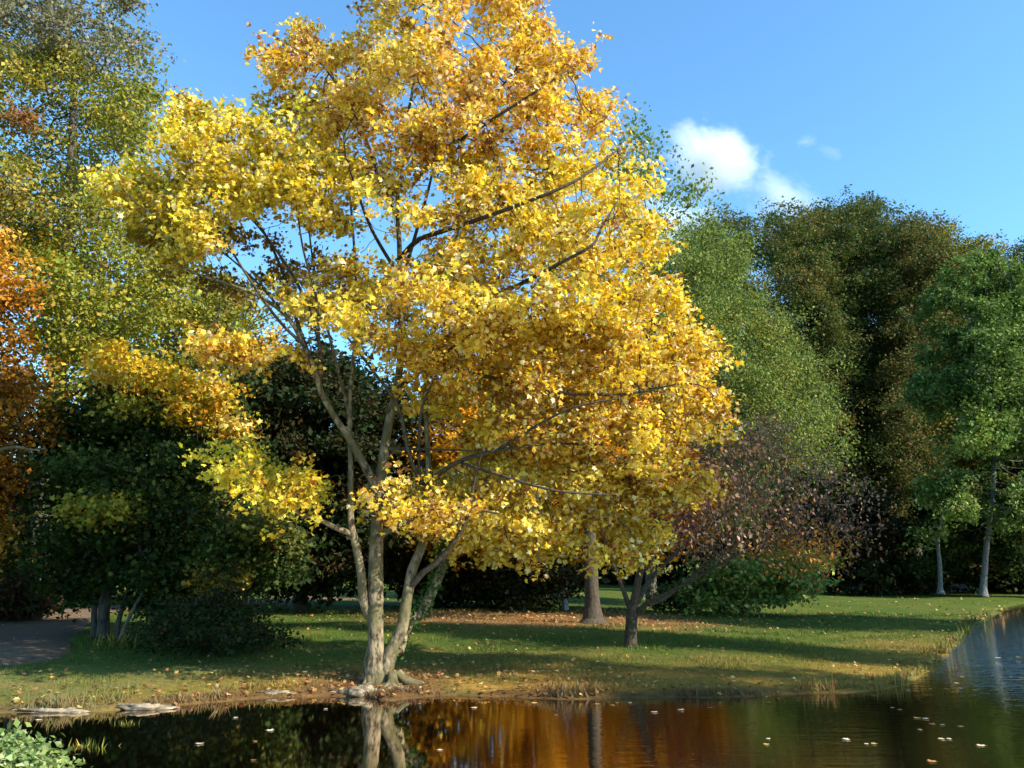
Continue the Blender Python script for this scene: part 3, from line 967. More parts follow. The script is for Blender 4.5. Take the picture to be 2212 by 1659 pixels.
# rust beech at the left edge
b = ground_pt(-70, 17.5)
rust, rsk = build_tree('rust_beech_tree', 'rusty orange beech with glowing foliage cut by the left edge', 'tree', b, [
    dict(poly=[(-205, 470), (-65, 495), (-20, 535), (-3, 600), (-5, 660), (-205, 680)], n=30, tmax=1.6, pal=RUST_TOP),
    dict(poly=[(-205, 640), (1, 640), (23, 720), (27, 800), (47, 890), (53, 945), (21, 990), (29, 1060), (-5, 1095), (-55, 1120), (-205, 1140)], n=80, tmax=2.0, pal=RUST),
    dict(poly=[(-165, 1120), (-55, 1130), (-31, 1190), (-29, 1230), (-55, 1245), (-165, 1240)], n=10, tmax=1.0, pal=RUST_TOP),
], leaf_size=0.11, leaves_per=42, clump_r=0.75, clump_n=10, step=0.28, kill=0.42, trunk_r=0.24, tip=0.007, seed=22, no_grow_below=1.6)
sk = Skeleton(); sk.add_path(px_path([(-40, 990, -1.9, .05), (0, 972, -1.95, .04), (35, 966, -2.0, .034), (70, 972, -1.95, .024), (100, 968, -1.9, .012)], b[1]), 0.12, 0); sk.arrays()
link('branch', tube_mesh('bare_branch', sk, np.ones(len(sk.pos), bool), M['maple_bark'], origin=b), rust)['label'] = 'pale bare branch among the orange leaves'

# green maple with yellow top
b = ground_pt(222, 18.0)
YB = b[1]
gp = [
    ([(222, 1410, 0, .26), (222, 1370, 0, .20), (226, 1300, 0, .17), (240, 1230, 0, .14), (262, 1130, 0, .10), (280, 1000, 0, .06), (300, 880, 0, .03)], 0),
    ([(250, 1408, -.2, .10), (252, 1370, -.2, .085), (262, 1320, -.25, .075), (290, 1240, -.3, .06), (340, 1140, -.3, .045), (400, 1050, -.3, .03), (440, 960, -.3, .018)], 1),
    ([(205, 1400, .15, .12), (203, 1350, .1, .1), (205, 1250, .1, .08), (203, 1130, .1, .05), (190, 1010, .1, .03)], 2),
    ([(236, 1260, 0, .06), (330, 1180, .2, .045), (440, 1120, .3, .03), (540, 1090, .3, .018)], 3),
]
gp = [(px_path(p, YB, 0.68), l) for p, l in gp]
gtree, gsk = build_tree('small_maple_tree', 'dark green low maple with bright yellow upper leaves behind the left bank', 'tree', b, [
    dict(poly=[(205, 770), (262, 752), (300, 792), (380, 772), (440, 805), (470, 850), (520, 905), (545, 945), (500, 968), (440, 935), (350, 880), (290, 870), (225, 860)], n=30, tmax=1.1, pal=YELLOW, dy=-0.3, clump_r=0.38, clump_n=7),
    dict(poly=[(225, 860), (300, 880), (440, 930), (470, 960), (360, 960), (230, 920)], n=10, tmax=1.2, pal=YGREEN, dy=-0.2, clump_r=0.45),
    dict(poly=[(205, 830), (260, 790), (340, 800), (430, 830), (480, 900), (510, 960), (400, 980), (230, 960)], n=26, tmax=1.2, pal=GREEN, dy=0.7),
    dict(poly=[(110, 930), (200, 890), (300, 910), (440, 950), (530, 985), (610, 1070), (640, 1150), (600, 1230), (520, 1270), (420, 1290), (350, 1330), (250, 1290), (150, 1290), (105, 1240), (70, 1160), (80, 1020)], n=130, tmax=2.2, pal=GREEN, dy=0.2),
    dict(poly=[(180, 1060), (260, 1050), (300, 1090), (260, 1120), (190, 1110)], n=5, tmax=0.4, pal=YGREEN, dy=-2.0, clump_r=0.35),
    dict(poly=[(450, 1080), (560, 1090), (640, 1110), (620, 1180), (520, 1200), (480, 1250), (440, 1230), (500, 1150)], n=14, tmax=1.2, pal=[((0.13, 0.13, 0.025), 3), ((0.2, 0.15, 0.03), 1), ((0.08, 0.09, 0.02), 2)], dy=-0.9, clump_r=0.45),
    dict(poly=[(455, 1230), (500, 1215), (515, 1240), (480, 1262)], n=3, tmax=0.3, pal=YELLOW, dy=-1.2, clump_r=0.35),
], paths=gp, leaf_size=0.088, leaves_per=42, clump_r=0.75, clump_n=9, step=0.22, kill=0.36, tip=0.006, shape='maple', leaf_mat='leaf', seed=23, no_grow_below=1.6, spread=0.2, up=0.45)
sk = Skeleton(); sk.add_path(px_path([(243, 1428, -1.3, .05), (252, 1400, -1.3, .043), (276, 1340, -1.2, .036), (303, 1290, -1.1, .03), (342, 1230, -1.0, .018), (352, 1212, -1.0, .01)], YB), 0.12, 0); sk.arrays()
lean = tag(link('sapling', tube_mesh('leaning_sapling', sk, np.ones(len(sk.pos), bool), M['brown_bark'], k_thin=7, thick=0.02)), 'thin bare sapling leaning in front of the dark maple trunk', 'sapling')

# pale olive tree, seen through the gap in the golden crown
b = ground_pt(455, 31.0)
build_tree('pale_olive_tree', 'pale olive tree seen through the open lower left of the golden maple', 'tree', b, [
    dict(poly=[(330, 640), (380, 590), (430, 610), (520, 640), (556, 690), (520, 730), (560, 780), (520, 900), (400, 900), (330, 860), (310, 740)], n=80, tmax=3.0, pal=OLIVE),
    dict(poly=[(330, 860), (540, 860), (560, 1050), (520, 1200), (330, 1200)], n=50, tmax=3.0, pal=GREEN),
], leaf_size=0.18, leaves_per=32, clump_r=1.2, clump_n=9, step=0.45, kill=0.7, trunk_r=0.28, tip=0.012, seed=24, no_grow_below=3.0)

# dark trees behind the trunk
b = ground_pt(650, 27.0)
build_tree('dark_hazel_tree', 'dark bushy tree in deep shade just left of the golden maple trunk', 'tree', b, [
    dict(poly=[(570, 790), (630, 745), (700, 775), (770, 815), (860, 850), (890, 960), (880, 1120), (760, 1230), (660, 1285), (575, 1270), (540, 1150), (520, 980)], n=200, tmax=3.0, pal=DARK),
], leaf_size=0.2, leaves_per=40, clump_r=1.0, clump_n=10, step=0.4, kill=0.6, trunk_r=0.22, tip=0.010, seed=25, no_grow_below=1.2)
b = ground_pt(1120, 27.0)
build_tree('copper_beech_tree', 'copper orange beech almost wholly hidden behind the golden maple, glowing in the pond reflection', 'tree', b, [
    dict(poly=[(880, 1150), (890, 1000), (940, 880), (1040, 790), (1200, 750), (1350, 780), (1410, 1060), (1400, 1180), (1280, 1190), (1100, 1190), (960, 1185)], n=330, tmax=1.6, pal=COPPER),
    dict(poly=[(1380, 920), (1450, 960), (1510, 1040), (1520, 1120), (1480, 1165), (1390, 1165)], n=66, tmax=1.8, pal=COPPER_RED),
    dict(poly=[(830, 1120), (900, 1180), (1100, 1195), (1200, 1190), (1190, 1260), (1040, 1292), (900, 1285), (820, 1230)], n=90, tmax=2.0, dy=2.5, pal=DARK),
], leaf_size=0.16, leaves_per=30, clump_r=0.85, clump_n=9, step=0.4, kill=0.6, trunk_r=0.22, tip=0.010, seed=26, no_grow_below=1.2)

# thick trunk behind, shade put into its dark bark colour
b = at_ground(1281, 1347)
kp = [([(1281, 1356, 0, .62), (1281, 1335, 0, .34), (1280, 1310, 0, .27), (1278, 1260, 0, .235), (1275, 1180, 0, .21), (1270, 1050, 0, .17), (1268, 900, 0, .11), (1270, 760, 0, .05)], 0)]
build_tree('stout_trunk_tree', 'autumn orange tree on a dark flared stout trunk behind the low purple leaved tree', 'tree', b, [
    dict(poly=[(1110, 960), (1180, 860), (1280, 800), (1380, 840), (1430, 930), (1440, 1040), (1390, 1080), (1260, 1060), (1160, 1030)], n=22, tmax=1.6, pal=COPPER + COPPER_RED, dy=1.0),
], paths=[(px_path(p, b[1], 0.8), l) for p, l in kp], bark='twig_shade_bark', leaf_size=0.15, leaves_per=26, clump_r=0.8, clump_n=9, step=0.35, kill=0.55, tip=0.009, seed=27, no_grow_below=2.3)

# shrub with small pale forked trunk
b = at_ground(1219, 1318)
kp = [([(1220, 1326, 0, .16), (1220, 1300, 0, .11), (1212, 1270, 0, .075), (1205, 1230, 0, .05)], 0), ([(1222, 1300, 0, .07), (1236, 1265, 0, .05), (1246, 1230, 0, .03)], 1)]
build_tree('evergreen_shrub', 'dense dark shrub with a small pale forked stem among brown leaf litter', 'shrub', b, [
    dict(poly=[(1050, 1290), (1070, 1235), (1150, 1205), (1225, 1225), (1235, 1265), (1195, 1290), (1190, 1320), (1130, 1335), (1075, 1325)], n=70, tmax=1.8, pal=DARK + [((0.09, 0.10, 0.03), 1)]),
], paths=[(px_path(p, b[1]), l) for p, l in kp], bark='grey_bark', leaf_size=0.14, leaves_per=20, clump_r=0.7, clump_n=9, step=0.3, kill=0.45, tip=0.008, seed=28, no_grow_below=0.9)

# low spreading tree with purple-brown leaves
b = at_ground(1362, 1397)
YP = b[1]
kp = [
    ([(1362, 1404, 0, .19), (1362, 1385, 0, .155), (1364, 1350, 0, .135), (1366, 1322, 0, .13), (1372, 1290, 0, .10), (1385, 1230, 0, .075), (1410, 1150, 0, .055), (1460, 1060, 0, .038), (1530, 980, 0, .024), (1600, 930, 0, .012)], 0),
    ([(1372, 1325, 0, .07), (1405, 1300, -.2, .056), (1450, 1278, -.4, .047), (1520, 1240, -.7, .036), (1600, 1195, -1.0, .026), (1700, 1160, -1.2, .022), (1800, 1140, -1.3, .012)], 1),
    ([(1370, 1310, .1, .075), (1400, 1260, .3, .065), (1450, 1205, .5, .052), (1540, 1130, .8, .038), (1640, 1060, 1.0, .024), (1740, 1030, 1.1, .012)], 2),
    ([(1362, 1320, 0, .07), (1345, 1270, .1, .055), (1325, 1220, .2, .04), (1300, 1150, .3, .025)], 3),
    ([(1366, 1315, .2, .065), (1378, 1240, .6, .05), (1400, 1160, .9, .036), (1440, 1090, 1.1, .02)], 4),
    ([(1390, 1310, -.1, .05), (1440, 1290, .3, .04), (1520, 1225, .6, .03), (1650, 1130, .9, .02), (1780, 1080, 1.0, .01)], 2),
]
build_tree('purple_leaved_tree', 'low spreading tree with thin purple brown leaves and dark fanning branches on the lawn', 'tree', b, [
    dict(poly=[(1400, 1120), (1430, 1040), (1500, 960), (1560, 920), (1640, 900), (1682, 925), (1650, 990), (1760, 985), (1810, 1040), (1862, 1060), (1872, 1140), (1820, 1180), (1700, 1190), (1600, 1170), (1500, 1200), (1430, 1220)], n=110, tmax=1.9, pal=PURPLE),
    dict(poly=[(1640, 1160), (1760, 1150), (1812, 1205), (1780, 1232), (1700, 1215), (1640, 1190)], n=16, tmax=0.9, pal=ORANGE, dy=-0.4),
], paths=[(px_path(p, YP, 0.82), l) for p, l in kp], bark='twig_shade_bark', leaf_size=0.07, leaves_per=8, clump_r=0.7, clump_n=10, step=0.18, kill=0.26, tip=0.0065, seed=29, no_grow_below=1.3, up=0.25, flat=0.6, droop=0.5)

# birch / willow behind
b = ground_pt(1600, 33.0)
build_tree('green_birch_tree', 'light green weeping tree rising behind the right shoulder of the golden maple', 'tree', b, [
    dict(poly=[(1400, 560), (1440, 520), (1490, 495), (1545, 498), (1585, 560), (1602, 640), (1652, 690), (1702, 742), (1740, 800), (1782, 866), (1806, 905), (1780, 955), (1790, 1000), (1720, 1010), (1650, 1050), (1600, 1120), (1480, 1110), (1440, 900), (1390, 700)], n=190, tmax=3.6, pal=BIRCH),
], bark='brown_bark', leaf_size=0.12, leaves_per=60, clump_r=1.0, clump_n=10, flat=0.9, step=0.45, kill=0.65, trunk_r=0.24, tip=0.009, seed=30, no_grow_below=3.0, up=0.3, droop=0.5)
b = ground_pt(1405, 38.0)
build_tree('wispy_birch_tree', 'wispy thin topped green tree peeking above the golden maple beside the white cloud', 'tree', b, [
    dict(poly=[(1330, 300), (1385, 262), (1425, 285), (1428, 350), (1470, 390), (1506, 402), (1490, 440), (1450, 470), (1465, 520), (1420, 560), (1350, 560), (1320, 420)], n=34, tmax=2.0, pal=BIRCH, clump_n=6),
    dict(poly=[(1300, 560), (1480, 540), (1490, 900), (1300, 900)], n=40, tmax=2.5, pal=BIRCH),
], bark='brown_bark', leaf_size=0.2, leaves_per=16, clump_r=1.1, clump_n=8, flat=0.9, step=0.5, kill=0.75, trunk_r=0.22, tip=0.012, seed=31, no_grow_below=5.0, up=0.3, droop=0.5)

# light green low bush
b = at_ground(1575, 1330)
build_tree('light_green_bush', 'light green leafy bush with drooping sprays under the purple leaved tree', 'bush', b, [
    dict(poly=[(1500, 1240), (1580, 1205), (1690, 1200), (1790, 1195), (1805, 1215), (1745, 1245), (1748, 1280), (1705, 1275), (1690, 1310), (1640, 1290), (1610, 1325), (1540, 1332), (1490, 1318), (1470, 1270)], n=80, tmax=1.4, pal=LIME),
], bark='brown_bark', leaf_size=0.16, leaves_per=18, clump_r=0.6, clump_n=9, step=0.25, kill=0.4, trunk_r=0.07, tip=0.007, seed=32, no_grow_below=0.5, trunk_top=b[2] + 1.6)
b = at_ground(1480, 1325)
build_tree('low_bush', 'small brownish bush at the lawn edge left of the light green bush', 'bush', b, [
    dict(poly=[(1420, 1290), (1460, 1255), (1510, 1260), (1520, 1310), (1480, 1328), (1430, 1322)], n=24, tmax=0.9, pal=OAKBROWN),
], bark='brown_bark', leaf_size=0.13, leaves_per=18, clump_r=0.5, clump_n=8, step=0.22, kill=0.35, trunk_r=0.05, tip=0.006, seed=33, no_grow_below=0.4, trunk_top=b[2] + 0.9)

# far oaks
b = ground_pt(1650, 56.0)
build_tree('round_oak_tree', 'dark green round topped oak behind the light green weeping tree', 'tree', b, [
    dict(poly=[(1500, 540), (1545, 480), (1600, 455), (1640, 470), (1690, 458), (1740, 480), (1790, 540), (1812, 650), (1815, 800), (1800, 1000), (1780, 1180), (1640, 1180), (1560, 900), (1520, 700)], n=270, tmax=5.0, pal=OAK),
], bark='dark_bark', leaf_size=0.19, leaves_per=48, clump_r=1.35, clump_n=12, flat=0.7, step=0.7, kill=1.0, trunk_r=0.4, tip=0.016, seed=34, no_grow_below=4.0)
b = ground_pt(1860, 60.0)
build_tree('tall_oak_tree', 'tallest dark oak of the far wood with a ragged top', 'tree', b, [
    dict(poly=[(1700, 500), (1752, 462), (1800, 452), (1838, 436), (1850, 450), (1875, 430), (1900, 438), (1895, 470), (1930, 478), (1985, 540), (1985, 660), (1960, 760), (1985, 900), (1990, 1050), (1960, 1190), (1900, 1262), (1790, 1255), (1780, 1000), (1760, 700)], n=360, tmax=5.0, pal=OAK + OAKBROWN),
], bark='dark_bark', leaf_size=0.19, leaves_per=48, clump_r=1.35, clump_n=12, flat=0.7, step=0.7, kill=1.0, trunk_r=0.45, tip=0.016, seed=35, no_grow_below=2.0)
b = ground_pt(1980, 57.0)
build_tree('brown_oak_tree', 'brown tinged oak between the tallest oak and the fresh green ash', 'tree', b, [
    dict(poly=[(1905, 520), (1955, 485), (2010, 472), (2060, 488), (2080, 560), (2050, 680), (2000, 800), (2010, 950), (1990, 1100), (1930, 1120), (1900, 900), (1920, 700)], n=150, tmax=3.6, pal=BROWN + OAK),
], bark='dark_bark', leaf_size=0.19, leaves_per=48, clump_r=1.3, clump_n=12, flat=0.7, step=0.7, kill=1.0, trunk_r=0.35, tip=0.016, seed=36, no_grow_below=4.0)
b = ground_pt(2090, 60.0)
olive_root, _ = build_tree('olive_oak_tree', 'olive green domed tree rising behind the fresh green ash', 'tree', b, [
    dict(poly=[(1990, 520), (2030, 492), (2085, 492), (2130, 520), (2158, 560), (2200, 620), (2230, 720), (2230, 1100), (2000, 1100), (1980, 700)], n=230, tmax=4.0, pal=OAK + OAK + OLIVE),
], bark='dark_bark', leaf_size=0.19, leaves_per=48, clump_r=1.35, clump_n=12, flat=0.7, step=0.7, kill=1.0, trunk_r=0.35, tip=0.016, seed=37, no_grow_below=4.0)
b = ground_pt(1830, 68.0)
build_tree('shadowed_oak_tree', 'dark green oak filling the gap between the two nearest far oaks', 'tree', b, [
    dict(poly=[(1690, 560), (1760, 500), (1880, 490), (1990, 530), (2060, 640), (2060, 1150), (1700, 1150), (1680, 800)], n=300, tmax=4.0, pal=OAK + DARK),
], bark='dark_bark', leaf_size=0.22, leaves_per=44, clump_r=1.5, clump_n=12, flat=0.7, step=0.8, kill=1.1, trunk_r=0.4, tip=0.018, seed=47, no_grow_below=3.0, cap=1800)
b = ground_pt(2290, 62.0)
build_tree('edge_oak_tree', 'dark brown green tree top cut by the right edge of the photograph', 'tree', b, [
    dict(poly=[(2160, 560), (2200, 528), (2260, 510), (2420, 540), (2440, 900), (2400, 1180), (2200, 1180), (2180, 800), (2190, 640)], n=160, tmax=4.0, pal=OAKBROWN),
], bark='dark_bark', leaf_size=0.19, leaves_per=48, clump_r=1.35, clump_n=12, flat=0.7, step=0.7, kill=1.0, trunk_r=0.35, tip=0.016, seed=38, no_grow_below=3.0)

# ash with fresh green clumps and a pale trunk
b = ground_pt(2124, 45.0)
YA = b[1]
print('ash', b)
kp = [([(2124, 1288, 0, .34), (2124, 1270, 0, .23), (2127, 1230, 0, .19), (2131, 1180, 0, .175), (2138, 1120, 0, .16), (2146, 1040, 0, .14), (2150, 960, 0, .12), (2152, 850, 0, .09), (2145, 740, 0, .05)], 0)]
build_tree('ash_tree', 'fresh green tree with puffy leaf clumps and a slim pale trunk by the far water', 'tree', b, [
    dict(poly=[(1992, 780), (2006, 660), (2050, 590), (2105, 545), (2160, 560), (2215, 640), (2320, 700), (2320, 1160), (2230, 1150), (2200, 1120), (2190, 1000), (2120, 980), (2110, 1110), (2060, 1080), (2050, 1000), (2000, 960), (1985, 860)], n=150, tmax=3.2, pal=ASH, clump_n=16, shell=0.4),
    dict(poly=[(2140, 1060), (2200, 1040), (2290, 1060), (2290, 1150), (2160, 1130)], n=9, tmax=1.2, pal=ASH, dy=-2.2, clump_n=14),
    dict(poly=[(2090, 680), (2160, 660), (2200, 760), (2190, 950), (2110, 960), (2085, 820)], n=22, tmax=0.8, pal=ASH, dy=-3.0, clump_n=16),
    dict(poly=[(1990, 1060), (2110, 1080), (2115, 1200), (2060, 1250), (1990, 1240)], n=30, tmax=1.0, pal=GREEN, dy=2.2, clump_n=14),
    dict(poly=[(2150, 1080), (2320, 1060), (2320, 1240), (2200, 1250), (2150, 1200)], n=34, tmax=1.5, pal=ASH + GREEN, dy=1.4, clump_n=14),
    dict(poly=[(2060, 1080), (2105, 1085), (2108, 1125), (2068, 1120)], n=3, tmax=0.6, pal=LIME, dy=-2.0, clump_n=14),
    dict(poly=[(2090, 910), (2150, 910), (2155, 960), (2100, 965)], n=4, tmax=0.6, pal=LIME, dy=-3.5, clump_n=14),
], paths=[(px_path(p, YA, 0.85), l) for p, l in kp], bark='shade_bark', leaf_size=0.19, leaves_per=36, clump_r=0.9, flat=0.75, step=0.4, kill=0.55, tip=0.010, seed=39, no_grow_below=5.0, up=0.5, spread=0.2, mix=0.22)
b = ground_pt(2031, 45.5)
kp = [([(2032, 1283, 0, .26), (2031, 1268, 0, .16), (2030, 1220, 0, .13), (2026, 1168, 0, .115), (2034, 1120, 0, .09), (2032, 1060, 0, .05)], 0)]
build_tree('slender_tree', 'slender grey stemmed young tree with one small lime green tuft beside the ash', 'tree', b, [
    dict(poly=[(1992, 1060), (2000, 1028), (2038, 1035), (2045, 1075), (2010, 1085)], n=6, tmax=0.8, pal=LIME, clump_n=12),
    dict(poly=[(1985, 1120), (2050, 1100), (2060, 1160), (1990, 1170)], n=5, tmax=0.8, pal=ASH, clump_n=6),
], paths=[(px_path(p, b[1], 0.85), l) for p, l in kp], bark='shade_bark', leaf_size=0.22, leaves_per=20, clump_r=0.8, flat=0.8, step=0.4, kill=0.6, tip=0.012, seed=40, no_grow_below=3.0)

for k, (u, y, pl, lab) in enumerate([
        (1880, 50.0, [(1760, 1200), (1800, 1120), (1880, 1080), (1960, 1110), (2010, 1180), (2015, 1262), (1900, 1280), (1790, 1278)], 'big dark holly filling the black gap left of the slender grey stem'),
        (2215, 53.0, [(2080, 1180), (2140, 1120), (2230, 1100), (2330, 1140), (2360, 1250), (2230, 1268), (2100, 1262)], 'dark holly behind the slim pale trunk at the far water')]):
    b = ground_pt(u, y)
    build_tree('holly_shrub', lab, 'shrub', b, [dict(poly=pl, n=80, tmax=2.4, pal=DARK)], leaf_size=0.28, leaves_per=20, clump_r=1.1, clump_n=10, step=0.5, kill=0.75, trunk_r=0.12, tip=0.012,
               seed=60 + k, no_grow_below=0.8, group='dark hollies at the foot of the far wood')
# trees on the near right shore, beyond the right edge of the photograph: they throw the shadow bands over the lawn
for k, (x, y, sc, sw, rz, lab) in enumerate([(16.2, 3.6, 0.50, 0.36, 0.4, 'nearest olive tree of the right shore, outside the picture'),
                                         (20.0, 7.6, 0.70, 0.42, 1.9, 'tallest olive tree of the right shore, outside the picture'),
                                         (26.5, 16.2, 0.68, 0.75, 2.6, 'broad crowned olive tree of the right shore, outside the picture')]):
    c = copy_tree(olive_root)
    c.location = (x, y, float(gz([x, y])[0])); c.scale = (sw, sw, sc); c.rotation_euler = (0, 0, rz)
    tag(c, lab, 'tree', 'shade trees of the right shore')

# bushes
b = at_ground(35, 1338)
build_tree('dark_bush', 'dark rounded bush beside the gravel path near the left edge', 'bush', b, [
    dict(poly=[(-90, 1240), (0, 1215), (60, 1240), (85, 1285), (80, 1325), (40, 1338), (-90, 1338)], n=70, tmax=1.6, pal=DARK + [((0.12, 0.05, 0.03), 1)]),
], bark='dark_bark', leaf_size=0.14, leaves_per=18, clump_r=0.7, clump_n=9, step=0.3, kill=0.45, trunk_r=0.08, tip=0.008, seed=41, no_grow_below=0.6, trunk_top=b[2] + 1.3)
b = at_ground(455, 1412)
build_tree('shade_shrub', 'dark green shrub in deep shade between the low maple and the golden maple', 'shrub', b, [
    dict(poly=[(350, 1360), (380, 1310), (430, 1335), (480, 1280), (530, 1330), (570, 1365), (560, 1395), (520, 1408), (400, 1410), (355, 1395)], n=48, tmax=1.1, pal=DARK + DARK + GREEN),
], bark='dark_bark', leaf_size=0.075, leaves_per=34, clump_r=0.55, clump_n=9, step=0.2, kill=0.32, trunk_r=0.05, tip=0.006, seed=42, no_grow_below=0.45, trunk_top=b[2] + 0.9)
b = ground_pt(200, 36.0)
build_tree('path_end_tree', 'dark green tree closing the far end of the gravel path', 'tree', b, [
    dict(poly=[(60, 1000), (200, 940), (340, 1000), (380, 1150), (330, 1280), (220, 1297), (100, 1290), (40, 1180)], n=100, tmax=3.0, pal=GREEN + DARK),
], leaf_size=0.24, leaves_per=18, clump_r=1.2, clump_n=9, step=0.45, kill=0.7, trunk_r=0.2, tip=0.012, seed=43, no_grow_below=1.0)

# foreground bush, near left bank
b = np.array([-2.75, 4.0, float(gz([-2.75, 4.0])[0])])
build_tree('near_bush', 'small leafy light green bush in the near corner of the pond bank', 'bush', b, [
    dict(poly=[(-160, 1630), (-60, 1622), (0, 1620), (45, 1625), (70, 1655), (100, 1680), (110, 1720), (100, 1850), (-200, 1850)], n=150, tmax=0.45, pal=[((0.16, 0.22, 0.06), 3), ((0.22, 0.28, 0.09), 2), ((0.10, 0.16, 0.045), 2), ((0.30, 0.34, 0.14), 1)]),
], bark='brown_bark', leaf_size=0.034, leaves_per=22, clump_r=0.13, clump_n=10, step=0.06, kill=0.09, trunk_r=0.022, tip=0.0018, seed=44, no_grow_below=0.2, trunk_top=b[2] + 0.55, spread=0.05)

# water-edge plants
g = np.random.default_rng(9)


def tuft(u, v, n, h, label, seed, spread=0.3, pal=None, name='water_plant', lean=0.35):
    g = np.random.default_rng(seed)
    p0 = on_level(u, v, 0.0)
    root_z = float(gz(p0[:2])[0])
    base = np.array([p0[0], p0[1], max(root_z, -0.1)])
    P = np.column_stack([g.normal(0, spread, n), g.normal(0, spread * 0.6, n), np.full(n, -0.03)])
    ax = unit(np.column_stack([g.normal(0, lean, n), g.normal(0, lean, n), np.ones(n)]))
    nr = unit(np.column_stack([g.normal(0, 1, n), g.normal(0, 1, n), np.zeros(n)]))
    col = palette_pick(pal or LIME, g.random(n), g)
    sz = h * (0.5 + 0.6 * g.random(n))
    me = leaf_mesh(name, P, ax, nr, sz, col, M['grass'], BLADE * np.array([1, 0.5, 1]), BLADE_F)
    return tag(link(name, me, loc=base), label, 'water plant', 'plants along the pond edge')


tuft(275, 1562, 170, 0.17, 'green tuft of water plants standing in the shallows below the pale flat stone', 1, 0.09, GREEN + OLIVE)
tuft(190, 1612, 120, 0.2, 'green tuft of water plants nearest the light green bush', 2, 0.09, GREEN + OLIVE)
tuft(252, 1420, 120, 0.35, 'grassy tuft at the foot of the leaning sapling', 3, 0.22, OLIVE + GREEN, name='grass_tuft')['category'] = 'grass tuft'

# ================================================================== STONES
def stone(u, v, z, size, label, mat, seed, name='stone', cat='stone', group=None, flat=1.0):
    import bmesh
    g = np.random.default_rng(seed)
    p = on_level(u, v, z) if z is not None else at_ground(u, v)
    bm = bmesh.new()
    bmesh.ops.create_icosphere(bm, subdivisions=4, radius=1.0)
    V = np.array([x.co for x in bm.verts])
    n = fbm(V + seed * 7.7, 2.3, 5) - 0.5
    V = V * (1 + 1.7 * n[:, None])
    V[:, 2] = np.sign(V[:, 2]) * np.abs(V[:, 2]) ** 0.8 + (fbm(V + 3.1, 5.0, 3) - 0.5) * 0.5
    V = V * np.array(size)
    for x, c in zip(bm.verts, V):
        x.co = c
    me = bpy.data.meshes.new(name)
    bm.to_mesh(me); bm.free()
    me.polygons.foreach_set('use_smooth', np.ones(len(me.polygons), bool))
    me.materials.append(mat)
    return tag(link(name, me, loc=p), label, cat, group)


SG = 'stones along the pond bank'
stone(300, 1531, 0.0, (0.34, 0.13, 0.06), 'broad pale flat stone sunlit on the water edge', M['stone'], 1, group=SG)
stone(105, 1538, -0.005, (0.42, 0.10, 0.055), 'long low pale stone at the left end of the bank', M['stone'], 2, group=SG)
stone(782, 1494, 0.05, (0.22, 0.11, 0.07), 'pale grey stone against the foot of the golden maple trunk', M['stone'], 3, group=SG)
stone(722, 1497, 0.02, (0.09, 0.06, 0.035), 'tiny pale stone just left of the trunk foot', M['stone'], 4, group=SG)
stone(590, 1500, 0.02, (0.30, 0.07, 0.045), 'thin tan ledge of stone along the bank between flat stone and trunk', M['stone'], 6, group=SG)
stone(2074, 1275, 0.22, (0.75, 0.5, 0.36), 'grey rounded boulder lying between the two pale trunks', M['grey_stone'], 5, name='boulder', cat='boulder')

# ================================================================== GRASS AND LITTER
def scatter(n, ylo, yhi, power, umin=-0.72, umax=0.72, seed=0):
    g = np.random.default_rng(seed)
    y = ylo + (yhi - ylo) * g.random(n) ** power
    x = y * (umin + (umax - umin) * g.random(n))
    P = np.column_stack([x, y])
    sd = shore_sd(P)
    return P, sd


def path_dist(P):
    d = np.full(len(P), 1e9)
    for q in PATH_Q:
        d = np.minimum(d, ((P - q) ** 2).sum(1))
    return np.sqrt(d)


P, sd = scatter(330000, 8.3, 30, 1.9, seed=51)
pdist = path_dist(P)
g = np.random.default_rng(52)
P3 = np.column_stack([P, np.zeros(len(P))])
keep = (sd > 0.03) & (pdist > 1.3) & (vnoise(P3, 1.8) + 0.5 * np.clip(sd, 0, 1) > 0.32 + 0.35 * g.random(len(P)))
P, sd = P[keep], sd[keep]
n = len(P)
z = gz(P)
col = ground_colour(P, sd) * (1.05 + 0.5 * g.random((n, 1)))
col = np.clip(col * (1 + g.normal(0, 0.1, (n, 3))), 0.005, 0.6)
ax = unit(np.column_stack([g.normal(0, .4, n), g.normal(0, .4, n), np.ones(n)]))
nr = unit(np.column_stack([g.normal(0, 1, n), g.normal(0, 1, n), np.zeros(n)]))
edge = 1 + 2.2 * np.exp(-(sd / 0.28) ** 2) * (vnoise(P3[keep], 2.2) > 0.42)
hh = edge * (0.018 + 0.026 * g.random(n)) * (1 + 0.8 * (vnoise(np.column_stack([P, P[:, :1] * 0]), 1.2) > 0.6)) * (0.6 + P[:, 1] / 25)
me = leaf_mesh('grass', np.column_stack([P, z - 0.005]), ax, nr, hh, col, M['grass'], TRI * np.array([1, 0.16, 1]), TRI_F)
tag(link('grass', me), 'short lawn grass with dry golden patches', 'grass', kind='stuff')

